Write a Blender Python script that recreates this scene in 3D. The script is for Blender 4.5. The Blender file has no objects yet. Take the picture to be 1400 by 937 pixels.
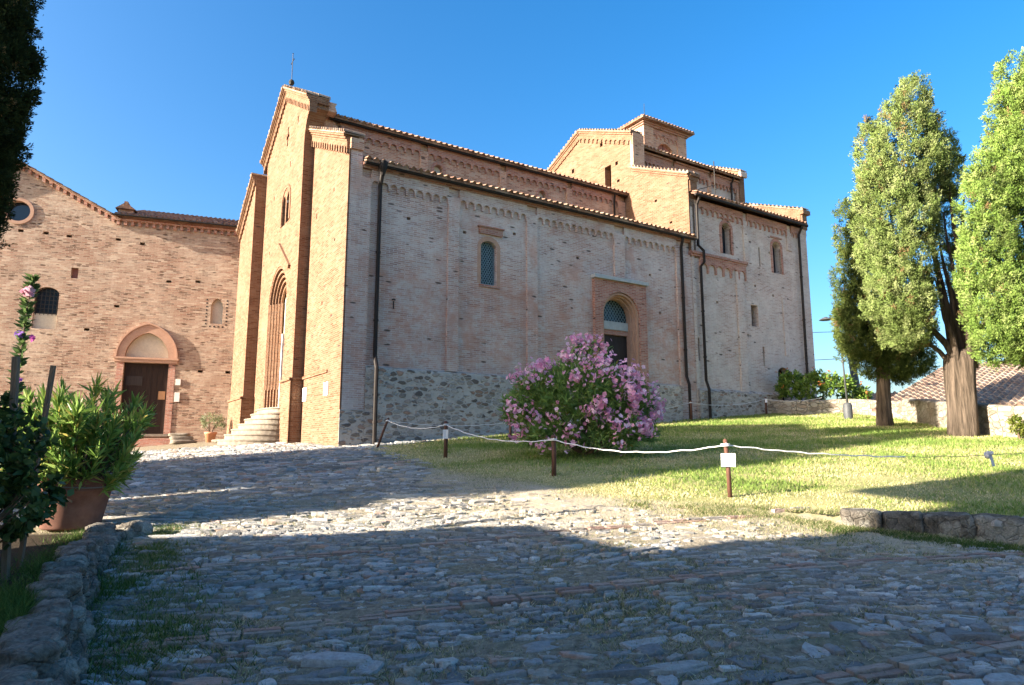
import bpy, bmesh, math, random
import numpy as np
from math import sin, cos, tan, pi, radians, sqrt, atan2, hypot
from mathutils import Vector, Matrix, noise
from mathutils.geometry import tessellate_polygon

C = bpy.context.scene.collection
SC = bpy.context.scene
random.seed(7)
RNG = np.random.default_rng(11)

# ------------------------------------------------------------------ camera, sky, sun, exposure
EYE = Vector((0, 0, 1.6))
PITCH = math.atan((611 - 468.5) / 915.0)
cam_d = bpy.data.cameras.new('camera'); cam = bpy.data.objects.new('camera', cam_d); C.objects.link(cam)
cam.location = EYE; cam.rotation_euler = (pi / 2 + PITCH, 0, 0)
cam_d.sensor_width = 36; cam_d.lens = 915 / 1400 * 36; cam_d.clip_start = .05; cam_d.clip_end = 8000
SC.camera = cam

SUN_AZ, SUN_EL = radians(64 + 180), radians(20)      # azimuth from +Y towards +X
SUN_DIR = Vector((sin(SUN_AZ) * cos(SUN_EL), cos(SUN_AZ) * cos(SUN_EL), sin(SUN_EL)))
world = bpy.data.worlds.new('World'); SC.world = world; world.use_nodes = True
wn = world.node_tree; wn.nodes.clear()
sky = wn.nodes.new('ShaderNodeTexSky'); sky.sky_type = 'NISHITA'; sky.sun_disc = False
sky.sun_elevation = SUN_EL; sky.sun_rotation = SUN_AZ
sky.altitude = 300; sky.air_density = 1.0; sky.dust_density = 4.4; sky.ozone_density = 2.4
hs = wn.nodes.new('ShaderNodeHueSaturation'); hs.inputs['Saturation'].default_value = 1.42; hs.inputs['Value'].default_value = 1.0
bg = wn.nodes.new('ShaderNodeBackground'); bg.inputs['Strength'].default_value = 0.063
wo = wn.nodes.new('ShaderNodeOutputWorld')
wn.links.new(sky.outputs[0], hs.inputs['Color']); wn.links.new(hs.outputs[0], bg.inputs['Color']); wn.links.new(bg.outputs[0], wo.inputs['Surface'])
sun_d = bpy.data.lights.new('sun', 'SUN'); sun_d.energy = 3.75; sun_d.angle = radians(.5); sun_d.color = (1.0, .89, .74)
sun = bpy.data.objects.new('sun', sun_d); C.objects.link(sun)
sun.rotation_euler = SUN_DIR.to_track_quat('Z', 'Y').to_euler(); sun.location = SUN_DIR * 60
vs = SC.view_settings; vs.view_transform = 'Standard'; vs.look = 'None'; vs.gamma = 1; vs.exposure = 2.6; vs.use_curve_mapping = False
SC.cycles.max_bounces = 6; SC.cycles.diffuse_bounces = 4; SC.cycles.transparent_max_bounces = 4

# ------------------------------------------------------------------ surveyed frame helpers
F_ = Vector((0, cos(PITCH), sin(PITCH))); U_ = Vector((0, -sin(PITCH), cos(PITCH)))
def at(px, py, Y):                     # a surveyed sight line at a given forward distance
    r = F_ + Vector((1, 0, 0)) * ((px - 700) / 915) + U_ * ((468.5 - py) / 915)
    return EYE + r * (Y / r.y)

def smooth(x, a, b):
    t = np.clip((x - a) / (b - a), 0, 1); return t * t * (3 - 2 * t)

KERB = np.array([(1.6, 9.0), (2.2, 8.62), (2.97, 8.30), (3.77, 7.87), (4.54, 7.60), (5.39, 7.24), (6.6, 6.75), (8.2, 6.0), (10.5, 4.9)])
LAWN = np.array([(-3.95, 19.1), (-2.9, 16.0), (-1.25, 12.7), (0.0, 11.3), (.66, 10.3), (1.55, 9.2), (2.2, 8.66), (2.97, 8.32), (3.77, 7.91), (4.54, 7.64),
                 (5.39, 7.28), (6.6, 6.79), (8.2, 6.04), (10.5, 4.94), (30, -3), (30, 45), (13, 36), (6.6, 27.0), (1.8, 24.0), (-1.3, 21.6)])
WALLL = np.array([(-4.32, 7.75), (-4.19, 7.4), (-3.7, 6.28), (-3.11, 5.14), (-2.36, 3.84), (-1.75, 2.7), (-1.2, 1.4)])

def seg_dist(P, poly, closed=False):
    P = np.atleast_2d(P); n = len(poly); d = np.full(len(P), 1e9); tt = np.zeros(len(P))
    for i in range(n if closed else n - 1):
        a = poly[i]; b = poly[(i + 1) % n]; ab = b - a
        t = np.clip(((P - a) @ ab) / (ab @ ab), 0, 1)
        dd = np.hypot(*(P - (a + t[:, None] * ab)).T)
        m = dd < d; d[m] = dd[m]; tt[m] = i + t[m]
    return d, tt

def inside(P, poly):
    P = np.atleast_2d(P); x, y = P[:, 0], P[:, 1]; r = np.zeros(len(P), bool); n = len(poly)
    for i in range(n):
        x1, y1 = poly[i]; x2, y2 = poly[(i + 1) % n]
        c = ((y1 > y) != (y2 > y)); xi = (x2 - x1) * (y - y1) / (y2 - y1 + 1e-12) + x1
        r ^= c & (x < xi)
    return r

def terrain(P, detail=True):
    P = np.atleast_2d(np.asarray(P, float)); X, Y = P[:, 0], P[:, 1]
    x = np.clip(X, -26, 22); y = np.clip(Y, -6, 37)
    z = .01070745 * x + .10026848 * y + .00118465 * x * y - .000513 * y * y - .00072726 * x * x
    z = z - .22 * np.maximum(Y - 37, 0) - .25 * np.maximum(X - 17.5, 0) - .06 * np.maximum(-6 - Y, 0) - .05 * np.maximum(-26 - X, 0)
    z = np.maximum(z, -24)
    if detail:
        ins = inside(P, LAWN)
        d, t = seg_dist(P, KERB)
        amt = np.interp(t, [0, 1, 2, 3, 4, 5, 8], [0, .01, .03, .11, .16, .2, .22])
        z = z - np.where(ins, 0, amt * (1 - smooth(d, 0, 4.5)))
        # raised planting bed behind the low wall on the left
        dl, tl = seg_dist(P, WALLL)
        a = WALLL[np.minimum(tl.astype(int), len(WALLL) - 2)]; b = WALLL[np.minimum(tl.astype(int), len(WALLL) - 2) + 1]
        side = (b[:, 0] - a[:, 0]) * (P[:, 1] - a[:, 1]) - (b[:, 1] - a[:, 1]) * (P[:, 0] - a[:, 0])
        bed = (side < 0) & (Y < 7.9) & (Y > .5)
        z = z + np.where(bed, .27 * smooth(dl, .1, .3) * (1 - smooth(dl, 5, 6)) * (1 - smooth(Y, 4.6, 7.2)), 0)
    return z
def T(x, y): return float(terrain([(x, y)])[0])
def lawn_amount(P):
    ins = inside(P, LAWN); d, _ = seg_dist(P, LAWN, True)
    return np.where(ins, np.clip(.5 + d / 1.1, 0, 1), np.clip(.5 - d / 1.5, 0, 1))

# ------------------------------------------------------------------ mesh helpers
def obj(name, me, mat=None, parent=None):
    o = bpy.data.objects.new(name, me); C.objects.link(o)
    if mat: me.materials.append(mat)
    if parent: o.parent = parent
    return o
def tag(o, label=None, cat=None, group=None, kind=None):
    if label: o['label'] = label
    if cat: o['category'] = cat
    if group: o['group'] = group
    if kind: o['kind'] = kind
    return o
def empty(name, loc, rz=0):
    o = bpy.data.objects.new(name, None); C.objects.link(o); o.location = loc; o.rotation_euler = (0, 0, rz); o.empty_display_size = .3
    return o

class MB:
    def __init__(s): s.v = []; s.f = []
    def add(s, pts, faces):
        o = len(s.v); s.v += [tuple(p) for p in pts]; s.f += [tuple(i + o for i in f) for f in faces]
    def box(s, x0, x1, y0, y1, z0, z1):
        s.add([(x0, y0, z0), (x1, y0, z0), (x1, y1, z0), (x0, y1, z0), (x0, y0, z1), (x1, y0, z1), (x1, y1, z1), (x0, y1, z1)],
              [(0, 3, 2, 1), (4, 5, 6, 7), (0, 1, 5, 4), (1, 2, 6, 5), (2, 3, 7, 6), (3, 0, 4, 7)])
    def obox(s, c, ux, uy, uz, a, b, h):     # oriented box, half sizes
        c = Vector(c); P = []
        for k in (-1, 1):
            for i, j in ((-1, -1), (1, -1), (1, 1), (-1, 1)): P.append(c + Vector(ux) * a * i + Vector(uy) * b * j + Vector(uz) * h * k)
        s.add(P, [(0, 3, 2, 1), (4, 5, 6, 7), (0, 1, 5, 4), (1, 2, 6, 5), (2, 3, 7, 6), (3, 0, 4, 7)])
    def prism(s, outer, holes, mf, d0, d1, back=True):
        loops = [list(outer)] + [list(h) for h in holes]
        tri = tessellate_polygon([[Vector((p[0], p[1], 0)) for p in l] for l in loops])
        flat = [p for l in loops for p in l]; n = len(flat)
        pts = [mf(p[0], p[1], d0) for p in flat] + [mf(p[0], p[1], d1) for p in flat]
        fs = [tuple(t) for t in tri] + ([tuple(i + n for i in reversed(t)) for t in tri] if back else [])
        o = 0
        for l in loops:
            m = len(l)
            for i in range(m):
                j = (i + 1) % m; fs.append((o + i, o + j, o + j + n, o + i + n))
            o += m
        s.add(pts, fs)
    def tube(s, path, r, seg=8, caps=True):
        path = [Vector(p) for p in path]; n = len(path)
        rs = r if isinstance(r, (list, tuple)) else [r] * n
        pts = []; up = None
        for i, p in enumerate(path):
            t = (path[min(i + 1, n - 1)] - path[max(i - 1, 0)])
            t = t.normalized() if t.length > 1e-9 else Vector((0, 0, 1))
            if up is None:
                up = Vector((0, 0, 1)) if abs(t.z) < .9 else Vector((1, 0, 0))
            a = (up - t * up.dot(t)).normalized(); b = t.cross(a); up = a
            for k in range(seg):
                th = 2 * pi * k / seg; pts.append(p + (a * cos(th) + b * sin(th)) * rs[i])
        fs = []
        for i in range(n - 1):
            for k in range(seg):
                k2 = (k + 1) % seg; fs.append((i * seg + k, i * seg + k2, (i + 1) * seg + k2, (i + 1) * seg + k))
        if caps: fs.append(tuple(range(seg - 1, -1, -1))); fs.append(tuple((n - 1) * seg + k for k in range(seg)))
        s.add(pts, fs)
    def lathe(s, prof, seg=24, c=(0, 0, 0)):
        pts = []; fs = []
        for r, z in prof:
            for k in range(seg): pts.append((c[0] + r * cos(2 * pi * k / seg), c[1] + r * sin(2 * pi * k / seg), c[2] + z))
        for i in range(len(prof) - 1):
            for k in range(seg):
                k2 = (k + 1) % seg; fs.append((i * seg + k, i * seg + k2, (i + 1) * seg + k2, (i + 1) * seg + k))
        s.add(pts, fs)
    def rock(s, c, dims, rz=0, seed=0, n=5, rough=.12, sq=3.2, tilt=(0, 0)):
        rng = random.Random(seed); off = Vector((rng.random() * 50, rng.random() * 50, rng.random() * 50))
        M = Matrix.Rotation(rz, 3, 'Z') @ Matrix.Rotation(tilt[0], 3, 'X') @ Matrix.Rotation(tilt[1], 3, 'Y')
        idx = {}; pts = []; fs = []
        def vid(p):
            k = tuple(round(q, 4) for q in p)
            if k not in idx:
                v = Vector(p); L = (abs(v.x) ** sq + abs(v.y) ** sq + abs(v.z) ** sq) ** (1 / sq); v = v / L
                v = v * (1 + rough * 1.4 * noise.noise(v * 1.3 + off) + rough * .8 * noise.noise(v * 3.7 + off) + rough * .45 * noise.noise(v * 9 + off) - rough * .9 * max(0, .12 - abs(noise.noise(v * 2.1 + off * 2))) * 4)
                v = M @ Vector((v.x * dims[0] / 2, v.y * dims[1] / 2, v.z * dims[2] / 2)); idx[k] = len(pts); pts.append(v + Vector(c))
            return idx[k]
        for ax in range(3):
            for sg in (-1, 1):
                for i in range(n):
                    for j in range(n):
                        q = []
                        for di, dj in ((0, 0), (1, 0), (1, 1), (0, 1)):
                            a, b = (i + di) / n * 2 - 1, (j + dj) / n * 2 - 1
                            p = [0, 0, 0]; p[ax] = sg; p[(ax + 1) % 3] = a; p[(ax + 2) % 3] = b; q.append(vid(p))
                        fs.append(tuple(q if sg > 0 else q[::-1]))
        s.add(pts, fs)
    def build(s, name, mat, parent=None, smooth_=False, recalc=True, uv=True):
        me = bpy.data.meshes.new(name); me.from_pydata(s.v, [], s.f); me.validate()
        if recalc:
            bm = bmesh.new(); bm.from_mesh(me); bmesh.ops.recalc_face_normals(bm, faces=bm.faces); bm.to_mesh(me); bm.free()
        if uv:
            l = me.uv_layers.new(name='UVMap'); d = np.zeros(len(me.loops) * 2)
            for p in me.polygons:
                nn = p.normal
                if abs(nn.z) > .8: tx, ty, top = 1, 0, True
                else:
                    L = hypot(nn.x, nn.y) or 1; tx, ty, top = -nn.y / L, nn.x / L, False
                for li in p.loop_indices:
                    co = me.vertices[me.loops[li].vertex_index].co
                    d[2 * li] = co.x * tx + co.y * ty; d[2 * li + 1] = co.y if top else co.z
            l.data.foreach_set('uv', d)
        if smooth_: me.polygons.foreach_set('use_smooth', [True] * len(me.polygons))
        return obj(name, me, mat, parent)

def np_mesh(name, V, k, mat, parent=None, cols=None, faces=None, smooth_=False):
    """V: (n*k,3) when faces is None: n separate faces of k corners"""
    me = bpy.data.meshes.new(name); V = np.asarray(V, np.float32); nv = len(V)
    if faces is None: faces = np.arange(nv, dtype=np.int32).reshape(-1, k)
    faces = np.asarray(faces, np.int32); nf = len(faces)
    me.vertices.add(nv); me.vertices.foreach_set('co', V.ravel())
    me.loops.add(nf * k); me.loops.foreach_set('vertex_index', faces.ravel())
    me.polygons.add(nf); me.polygons.foreach_set('loop_start', np.arange(nf, dtype=np.int32) * k); me.polygons.foreach_set('loop_total', np.full(nf, k, np.int32))
    if cols is not None:
        a = me.color_attributes.new('Col', 'FLOAT_COLOR', 'POINT'); c4 = np.ones((nv, 4), np.float32); c4[:, :3] = cols; a.data.foreach_set('color', c4.ravel())
    me.update(calc_edges=True)
    if smooth_: me.polygons.foreach_set('use_smooth', np.ones(nf, bool))
    return obj(name, me, mat, parent)

def arch(cx, hw, spring, apex, n=10):
    """points of an arch from right springing to left springing; segmental, round or pointed"""
    h = apex - spring; pts = []
    if h <= hw + 1e-6:
        R = (hw * hw + h * h) / (2 * h); a0 = math.asin(min(1, hw / R))
        for i in range(2 * n + 1):
            a = a0 - 2 * a0 * i / (2 * n); pts.append((cx + R * sin(a), apex - R + R * cos(a)))
    else:
        R = (hw * hw + h * h) / (2 * hw); am = math.asin(h / R)
        for i in range(n + 1): a = am * i / n; pts.append((cx + hw - R + R * cos(a), spring + R * sin(a)))
        for i in range(n - 1, -1, -1): a = am * i / n; pts.append((cx - hw + R - R * cos(a), spring + R * sin(a)))
    return pts
def arch_hole(cx, hw, bottom, spring, apex, n=10):
    return [(cx - hw, bottom), (cx + hw, bottom)] + arch(cx, hw, spring, apex, n)
def rect(x0, x1, z0, z1): return [(x0, z0), (x1, z0), (x1, z1), (x0, z1)]
def circle(cx, cz, r, n=28): return [(cx + r * cos(2 * pi * i / n), cz + r * sin(2 * pi * i / n)) for i in range(n)]
def ring_prism(mb, out, inn, mf, d0, d1):
    """band between two open arch polylines of equal length (feet included)"""
    n = len(out); pts = [mf(p[0], p[1], d) for d in (d0, d1) for l in (out, inn) for p in l]; fs = []
    for i in range(n - 1):
        fs += [(i, i + 1, n + i + 1, n + i), (2 * n + i, 3 * n + i, 3 * n + i + 1, 2 * n + i + 1), (i, 2 * n + i, 2 * n + i + 1, i + 1), (n + i, n + i + 1, 3 * n + i + 1, 3 * n + i)]
    for i in (0, n - 1): fs.append((i, n + i, 3 * n + i, 2 * n + i))
    mb.add(pts, fs)

def roof(mb, o, u, v, W, L, period=.25, amp=.085, row=.42, thick=.07):
    """barrel tile covering: u along the eave, v up the slope"""
    o = Vector(o); u = Vector(u).normalized(); v = Vector(v).normalized(); n = u.cross(v)
    if n.z < 0: n = -n
    nc = max(2, int(W / period)); pr = W / nc; S = 6; nr = max(1, int(L / row)); rw = L / nr
    prof = [(i / S, amp * (max(0, sin(pi * (i / S) / .62)) if i / S < .62 else -.25 * sin(pi * (i / S - .62) / .38))) for i in range(S)]
    line = [(pr * (c + t), h) for c in range(nc) for t, h in prof] + [(W, 0)]
    m = len(line); rng = random.Random(int(W * 100 + L * 10)); jit = [rng.uniform(-.02, .02) for _ in range(nc + 1)]
    pts = []; fs = []
    for r in range(nr):
        for k, (dv, up) in enumerate(((0, .03), (rw, 0.0))):
            for i, (x, h) in enumerate(line):
                c = i // S; pts.append(o + u * x + v * (r * rw + dv + jit[c]) + n * (h + up))
    for q in range(2 * nr - 1):
        for i in range(m - 1): fs.append((q * m + i, q * m + i + 1, (q + 1) * m + i + 1, (q + 1) * m + i))
    mb.add(pts, fs)
    # deck below the tiles and the tile mouths at the eave
    base = [o + u * 0 - n * thick, o + u * W - n * thick, o + u * W + v * L - n * thick, o + v * L - n * thick]
    top = [p + n * (thick - .012) for p in base]
    mb.add(base + top, [(3, 2, 1, 0), (4, 5, 6, 7), (0, 1, 5, 4), (1, 2, 6, 5), (2, 3, 7, 6), (3, 0, 4, 7)])
    ep = [o + u * x + v * jit[i // S] + n * (h + .03) for i, (x, h) in enumerate(line)]; eb = [o + u * x + v * .05 - n * .01 for x, h in line]
    mb.add(ep + eb, [(i, m + i, m + i + 1, i + 1) for i in range(m - 1)])

def corbels(mb, t0, t1, count, ztop, zarch, hleg, mf, d0, d1, slope=0, gap=.2, zt0=None):
    """table of small blind arches: a band with a scalloped lower edge; slope shears it along a rake"""
    w = (t1 - t0) / count; zb = zarch - w * (1 - gap) / 2
    out = [(t0, ztop), (t1, ztop)]
    for i in range(count - 1, -1, -1):
        a = t0 + i * w; pw = w * gap / 2; r = w / 2 - pw
        out += [(a + w, zb - hleg), (a + w - pw, zb - hleg), (a + w - pw, zb)]
        for k in range(1, 6): th = pi * k / 6; out.append((a + w / 2 + r * cos(th), zb + r * sin(th)))
        out += [(a + pw, zb), (a + pw, zb - hleg)]
    out.append((t0, zb - hleg))
    cl = []
    for p in out:
        if not cl or hypot(p[0] - cl[-1][0], p[1] - cl[-1][1]) > 1e-5: cl.append(p)
    f = (lambda a, b, d: mf(a, b + slope * (a - t0), d))
    mb.prism(cl, [], f, d0, d1)

# ------------------------------------------------------------------ materials
class NT:
    def __init__(s, name):
        s.m = bpy.data.materials.new(name); s.m.use_nodes = True; s.t = s.m.node_tree; s.t.nodes.clear()
        s.out = s.n('ShaderNodeOutputMaterial'); s.p = s.n('ShaderNodeBsdfPrincipled'); s.l(s.p.outputs[0], s.out.inputs['Surface'])
    def n(s, k, **kw):
        x = s.t.nodes.new(k)
        for a, b in kw.items(): setattr(x, a, b)
        return x
    def l(s, a, b): s.t.links.new(a, b)
    def val(s, node, name, v): node.inputs[name].default_value = v; return node
    def noise(s, vec, scale, detail=4, rough=.6, dist=0):
        x = s.n('ShaderNodeTexNoise'); x.inputs['Scale'].default_value = scale; x.inputs['Detail'].default_value = detail; x.inputs['Roughness'].default_value = rough; x.inputs['Distortion'].default_value = dist
        if vec is not None: s.l(vec, x.inputs['Vector'])
        return x.outputs['Fac']
    def ramp(s, fac, stops, interp='LINEAR'):
        x = s.n('ShaderNodeValToRGB'); x.color_ramp.interpolation = interp; e = x.color_ramp.elements
        while len(e) < len(stops): e.new(.5)
        for i, (p, c) in enumerate(stops):
            e[i].position = p; e[i].color = (c, c, c, 1) if isinstance(c, (int, float)) else (*c, 1)
        s.l(fac, x.inputs[0]); return x.outputs[0]
    def mix(s, fac, a, b, mode='MIX'):
        x = s.n('ShaderNodeMix'); x.data_type = 'RGBA'; x.blend_type = mode
        for inp, v in ((x.inputs[0], fac), (x.inputs[6], a), (x.inputs[7], b)):
            if hasattr(v, 'is_output'): s.l(v, inp)
            elif isinstance(v, (int, float)): inp.default_value = v
            else: inp.default_value = (*v, 1)
        return x.outputs[2]
    def math(s, op, a, b=0):
        x = s.n('ShaderNodeMath'); x.operation = op
        for inp, v in ((x.inputs[0], a), (x.inputs[1], b)):
            if hasattr(v, 'is_output'): s.l(v, inp)
            else: inp.default_value = v
        return x.outputs[0]
    def bump(s, h, strength=.5, dist=.02, prev=None):
        x = s.n('ShaderNodeBump'); x.inputs['Strength'].default_value = strength; x.inputs['Distance'].default_value = dist; s.l(h, x.inputs['Height'])
        if prev is not None: s.l(prev, x.inputs['Normal'])
        return x.outputs[0]
    def fin(s, col, rough=.9, normal=None, spec=.2):
        if hasattr(col, 'is_output'): s.l(col, s.p.inputs['Base Color'])
        else: s.p.inputs['Base Color'].default_value = (*col, 1)
        s.p.inputs['Roughness'].default_value = rough; s.p.inputs['Specular IOR Level'].default_value = spec
        if normal is not None: s.l(normal, s.p.inputs['Normal'])
        return s.m
    def uv(s): return s.n('ShaderNodeUVMap').outputs[0]
    def oc(s): return s.n('ShaderNodeTexCoord').outputs['Object']

def brick_mat(name, palette, mortar, smear=(.42, .37, .31), smear_amt=(.45, .62), smear_max=.7, bw=.29, rh=.072, red=None, wob=.012, bump=.55, dark=.12, patch=.5, zband=False, hole=(.07, .05, .042)):
    t = NT(name); uv = t.uv()
    nz = t.n('ShaderNodeTexNoise'); nz.inputs['Scale'].default_value = 2.2; nz.inputs['Detail'].default_value = 3; t.l(uv, nz.inputs['Vector'])
    sub = t.n('ShaderNodeVectorMath', operation='SUBTRACT'); t.l(nz.outputs['Color'], sub.inputs[0]); sub.inputs[1].default_value = (.5, .5, .5)
    sc = t.n('ShaderNodeVectorMath', operation='SCALE'); t.l(sub.outputs[0], sc.inputs[0]); sc.inputs['Scale'].default_value = wob * 4
    ad = t.n('ShaderNodeVectorMath', operation='ADD'); t.l(uv, ad.inputs[0]); t.l(sc.outputs[0], ad.inputs[1])
    b = t.n('ShaderNodeTexBrick'); t.l(ad.outputs[0], b.inputs['Vector'])
    for k, v in (('Scale', 1), ('Mortar Size', .011), ('Mortar Smooth', .35), ('Brick Width', bw), ('Row Height', rh)): b.inputs[k].default_value = v
    b.inputs['Color1'].default_value = (0, 0, 0, 1); b.inputs['Color2'].default_value = (1, 1, 1, 1); b.inputs['Mortar'].default_value = (.5, .5, .5, 1)
    n = len(palette); col = t.ramp(b.outputs['Color'], [((i + .5) / n, c) for i, c in enumerate(palette)])
    fine = t.noise(uv, 34, 5, .65)
    col = t.mix(.55, col, t.ramp(fine, [(.25, .45), (.75, 1.25)]), 'MULTIPLY')
    mo = t.mix(t.noise(uv, 9, 4), tuple(c * .75 for c in mortar), tuple(min(1, c * 1.2) for c in mortar))
    big = t.noise(uv, patch, 6, .62, .4)
    # eroded joints wide in some places, mortar smeared over the brick in others
    edge = t.math('ADD', b.outputs['Fac'], t.math('MULTIPLY', t.math('SUBTRACT', t.noise(uv, 16, 3), .5), .55))
    col = t.mix(t.ramp(edge, [(.35, 0), (.62, 1)]), col, mo)
    sm = t.math('MULTIPLY', t.ramp(big, [(smear_amt[0], 0), (smear_amt[1], 1)]), t.ramp(t.noise(uv, 7, 5, .7), [(.36, .15), (.6, smear_max)]))
    col = t.mix(sm, col, smear)
    if red:
        col = t.mix(t.math('MULTIPLY', t.ramp(t.noise(uv, .8, 5, .6, .3), [(.52, 0), (.66, 1)]), .6), col, red, 'MIX')
    if zband:
        sx_ = t.n('ShaderNodeSeparateXYZ'); t.l(uv, sx_.inputs[0]); wz = t.math('ADD', sx_.outputs[1], t.math('MULTIPLY', t.math('SUBTRACT', t.noise(uv, .7, 4), .5), 2.2))
        f0 = t.math('MULTIPLY', t.ramp(t.math('MULTIPLY', wz, .05), [(.19, .0), (.215, 1), (.34, 1), (.40, 0)]), t.ramp(t.noise(uv, 2.6, 6, .7), [(.40, .04), (.64, .62)]))
        col = t.mix(f0, col, t.mix(t.ramp(fine, [(.3, 0), (.7, 1)]), (.36, .155, .10), (.50, .25, .165)))
    # odd dark clinkers and missing pieces
    vm = t.n('ShaderNodeMapping'); vm.inputs['Scale'].default_value = (3.4, 12, 1); t.l(uv, vm.inputs['Vector'])
    vo = t.n('ShaderNodeTexVoronoi'); vo.inputs['Scale'].default_value = 1; t.l(vm.outputs[0], vo.inputs['Vector'])
    sp = t.n('ShaderNodeSeparateColor'); t.l(vo.outputs['Color'], sp.inputs[0])
    dk = t.ramp(sp.outputs[0], [(dark * .8, 1), (dark, 0)])
    dk2 = t.math('MULTIPLY', dk, t.ramp(vo.outputs['Distance'], [(.32, .85), (.48, 0)]))
    col = t.mix(dk2, col, hole)
    col = t.mix(.5, col, t.ramp(t.noise(uv, 1.3, 5, .65), [(.25, .62), (.78, 1.3)]), 'MULTIPLY')
    h = t.math('SUBTRACT', t.math('MULTIPLY', fine, .5), t.ramp(edge, [(.3, 0), (.7, .8)]))
    h = t.math('SUBTRACT', h, t.math('MULTIPLY', dk2, .8))
    h = t.math('ADD', h, t.math('MULTIPLY', t.noise(uv, 6, 4), .5))
    return t.fin(col, .92, t.bump(h, bump, .03), .12)

def rubble_mat(name, palette, mortar, scale=3.2, sx=.75, bump=.8, gap=.08, keep=1.0):
    t = NT(name); uv = t.uv()
    nz = t.n('ShaderNodeTexNoise'); nz.inputs['Scale'].default_value = 3; nz.inputs['Detail'].default_value = 3; t.l(uv, nz.inputs['Vector'])
    sc = t.n('ShaderNodeVectorMath', operation='SCALE'); t.l(nz.outputs['Color'], sc.inputs[0]); sc.inputs['Scale'].default_value = .16
    ad = t.n('ShaderNodeVectorMath', operation='ADD'); t.l(uv, ad.inputs[0]); t.l(sc.outputs[0], ad.inputs[1])
    mp = t.n('ShaderNodeMapping'); mp.inputs['Scale'].default_value = (sx, 1.45, 1); t.l(ad.outputs[0], mp.inputs['Vector'])
    f1 = t.n('ShaderNodeTexVoronoi'); f1.inputs['Scale'].default_value = scale; f1.inputs['Randomness'].default_value = .95; t.l(mp.outputs[0], f1.inputs['Vector'])
    de = t.n('ShaderNodeTexVoronoi', feature='DISTANCE_TO_EDGE'); de.inputs['Scale'].default_value = scale; de.inputs['Randomness'].default_value = .95; t.l(mp.outputs[0], de.inputs['Vector'])
    sp = t.n('ShaderNodeSeparateColor'); t.l(f1.outputs['Color'], sp.inputs[0]); n = len(palette)
    col = t.ramp(sp.outputs[0], [((i + .5) / n, c) for i, c in enumerate(palette)], 'CONSTANT' if False else 'LINEAR')
    fine = t.noise(uv, 22, 6, .68)
    col = t.mix(.6, col, t.ramp(fine, [(.25, .5), (.75, 1.3)]), 'MULTIPLY')
    e = t.math('ADD', de.outputs[0], t.math('MULTIPLY', t.math('SUBTRACT', t.noise(uv, 12, 4), .5), .16))
    if keep < 1: e = t.math('MINIMUM', e, t.math('SUBTRACT', t.math('ADD', .57, t.math('MULTIPLY', t.math('SUBTRACT', t.noise(uv, 9, 3), .5), .3)), f1.outputs['Distance']))
    e = t.math('SUBTRACT', e, t.math('MULTIPLY', t.ramp(sp.outputs[1], [(keep - .02, 0), (keep + .02, 1)]), .6))
    mk = t.ramp(e, [(gap * .5, 1), (gap * 1.3, 0)])
    mo = t.mix(t.noise(uv, 5, 6, .7), tuple(c * .6 for c in mortar), tuple(min(1, c * 1.25) for c in mortar))
    if keep < 1:
        v2 = t.n('ShaderNodeTexVoronoi'); v2.inputs['Scale'].default_value = scale * 2.6; t.l(mp.outputs[0], v2.inputs['Vector']); s2 = t.n('ShaderNodeSeparateColor'); t.l(v2.outputs['Color'], s2.inputs[0])
        pc = t.ramp(s2.outputs[0], [((i + .5) / n, c) for i, c in enumerate(palette)]); mo = t.mix(t.math('MULTIPLY', t.ramp(v2.outputs['Distance'], [(.28, .9), (.42, 0)]), t.ramp(s2.outputs[1], [(.45, 0), (.5, 1)])), mo, pc)
    col = t.mix(mk, col, mo)
    col = t.mix(.5, col, t.ramp(t.noise(uv, 1.1, 4), [(.3, .7), (.75, 1.25)]), 'MULTIPLY')
    h = t.math('ADD', t.math('SUBTRACT', t.math('MULTIPLY', fine, .35), mk), t.math('MULTIPLY', sp.outputs[2], .35))
    return t.fin(col, .92, t.bump(h, bump, .04), .12)

def rock_mat(name, pal, sc=5):
    t = NT(name); oc = t.oc(); f = t.noise(oc, sc, 9, .68); g = t.noise(oc, sc * .45, 5, .6, .5); h = t.noise(oc, sc * 9, 6, .7)
    col = t.ramp(f, [(.28 + .44 * i / (len(pal) - 1), c) for i, c in enumerate(pal)])
    col = t.mix(t.ramp(g, [(.50, 0), (.60, .75)]), col, (.42, .40, .34)); col = t.mix(t.ramp(t.noise(oc, sc * .8, 6, .7), [(.58, 0), (.68, .7)]), col, (.10, .10, .055))
    col = t.mix(.8, col, t.ramp(h, [(.28, .4), (.72, 1.4)]), 'MULTIPLY')
    vo = t.n('ShaderNodeTexVoronoi', feature='DISTANCE_TO_EDGE'); vo.inputs['Scale'].default_value = sc * 1.2; t.l(oc, vo.inputs['Vector'])
    hh = t.math('ADD', t.math('ADD', f, t.math('MULTIPLY', h, .5)), t.ramp(vo.outputs[0], [(0, 0), (.06, .35)]))
    return t.fin(col, .93, t.bump(hh, 1.0, .05), .1)

def simple_mat(name, a, b, scale=8, rough=.8, bump=.2, bdist=.01, stretch=(1, 1, 1), spec=.25, detail=5):
    t = NT(name); oc = t.oc(); mp = t.n('ShaderNodeMapping'); mp.inputs['Scale'].default_value = stretch; t.l(oc, mp.inputs['Vector'])
    f = t.noise(mp.outputs[0], scale, detail, .65); col = t.mix(t.ramp(f, [(.3, 0), (.7, 1)]), a, b)
    col = t.mix(.35, col, t.ramp(t.noise(mp.outputs[0], scale * 5, 4), [(.3, .6), (.7, 1.2)]), 'MULTIPLY')
    return t.fin(col, rough, t.bump(f, bump, bdist), spec)

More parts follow.
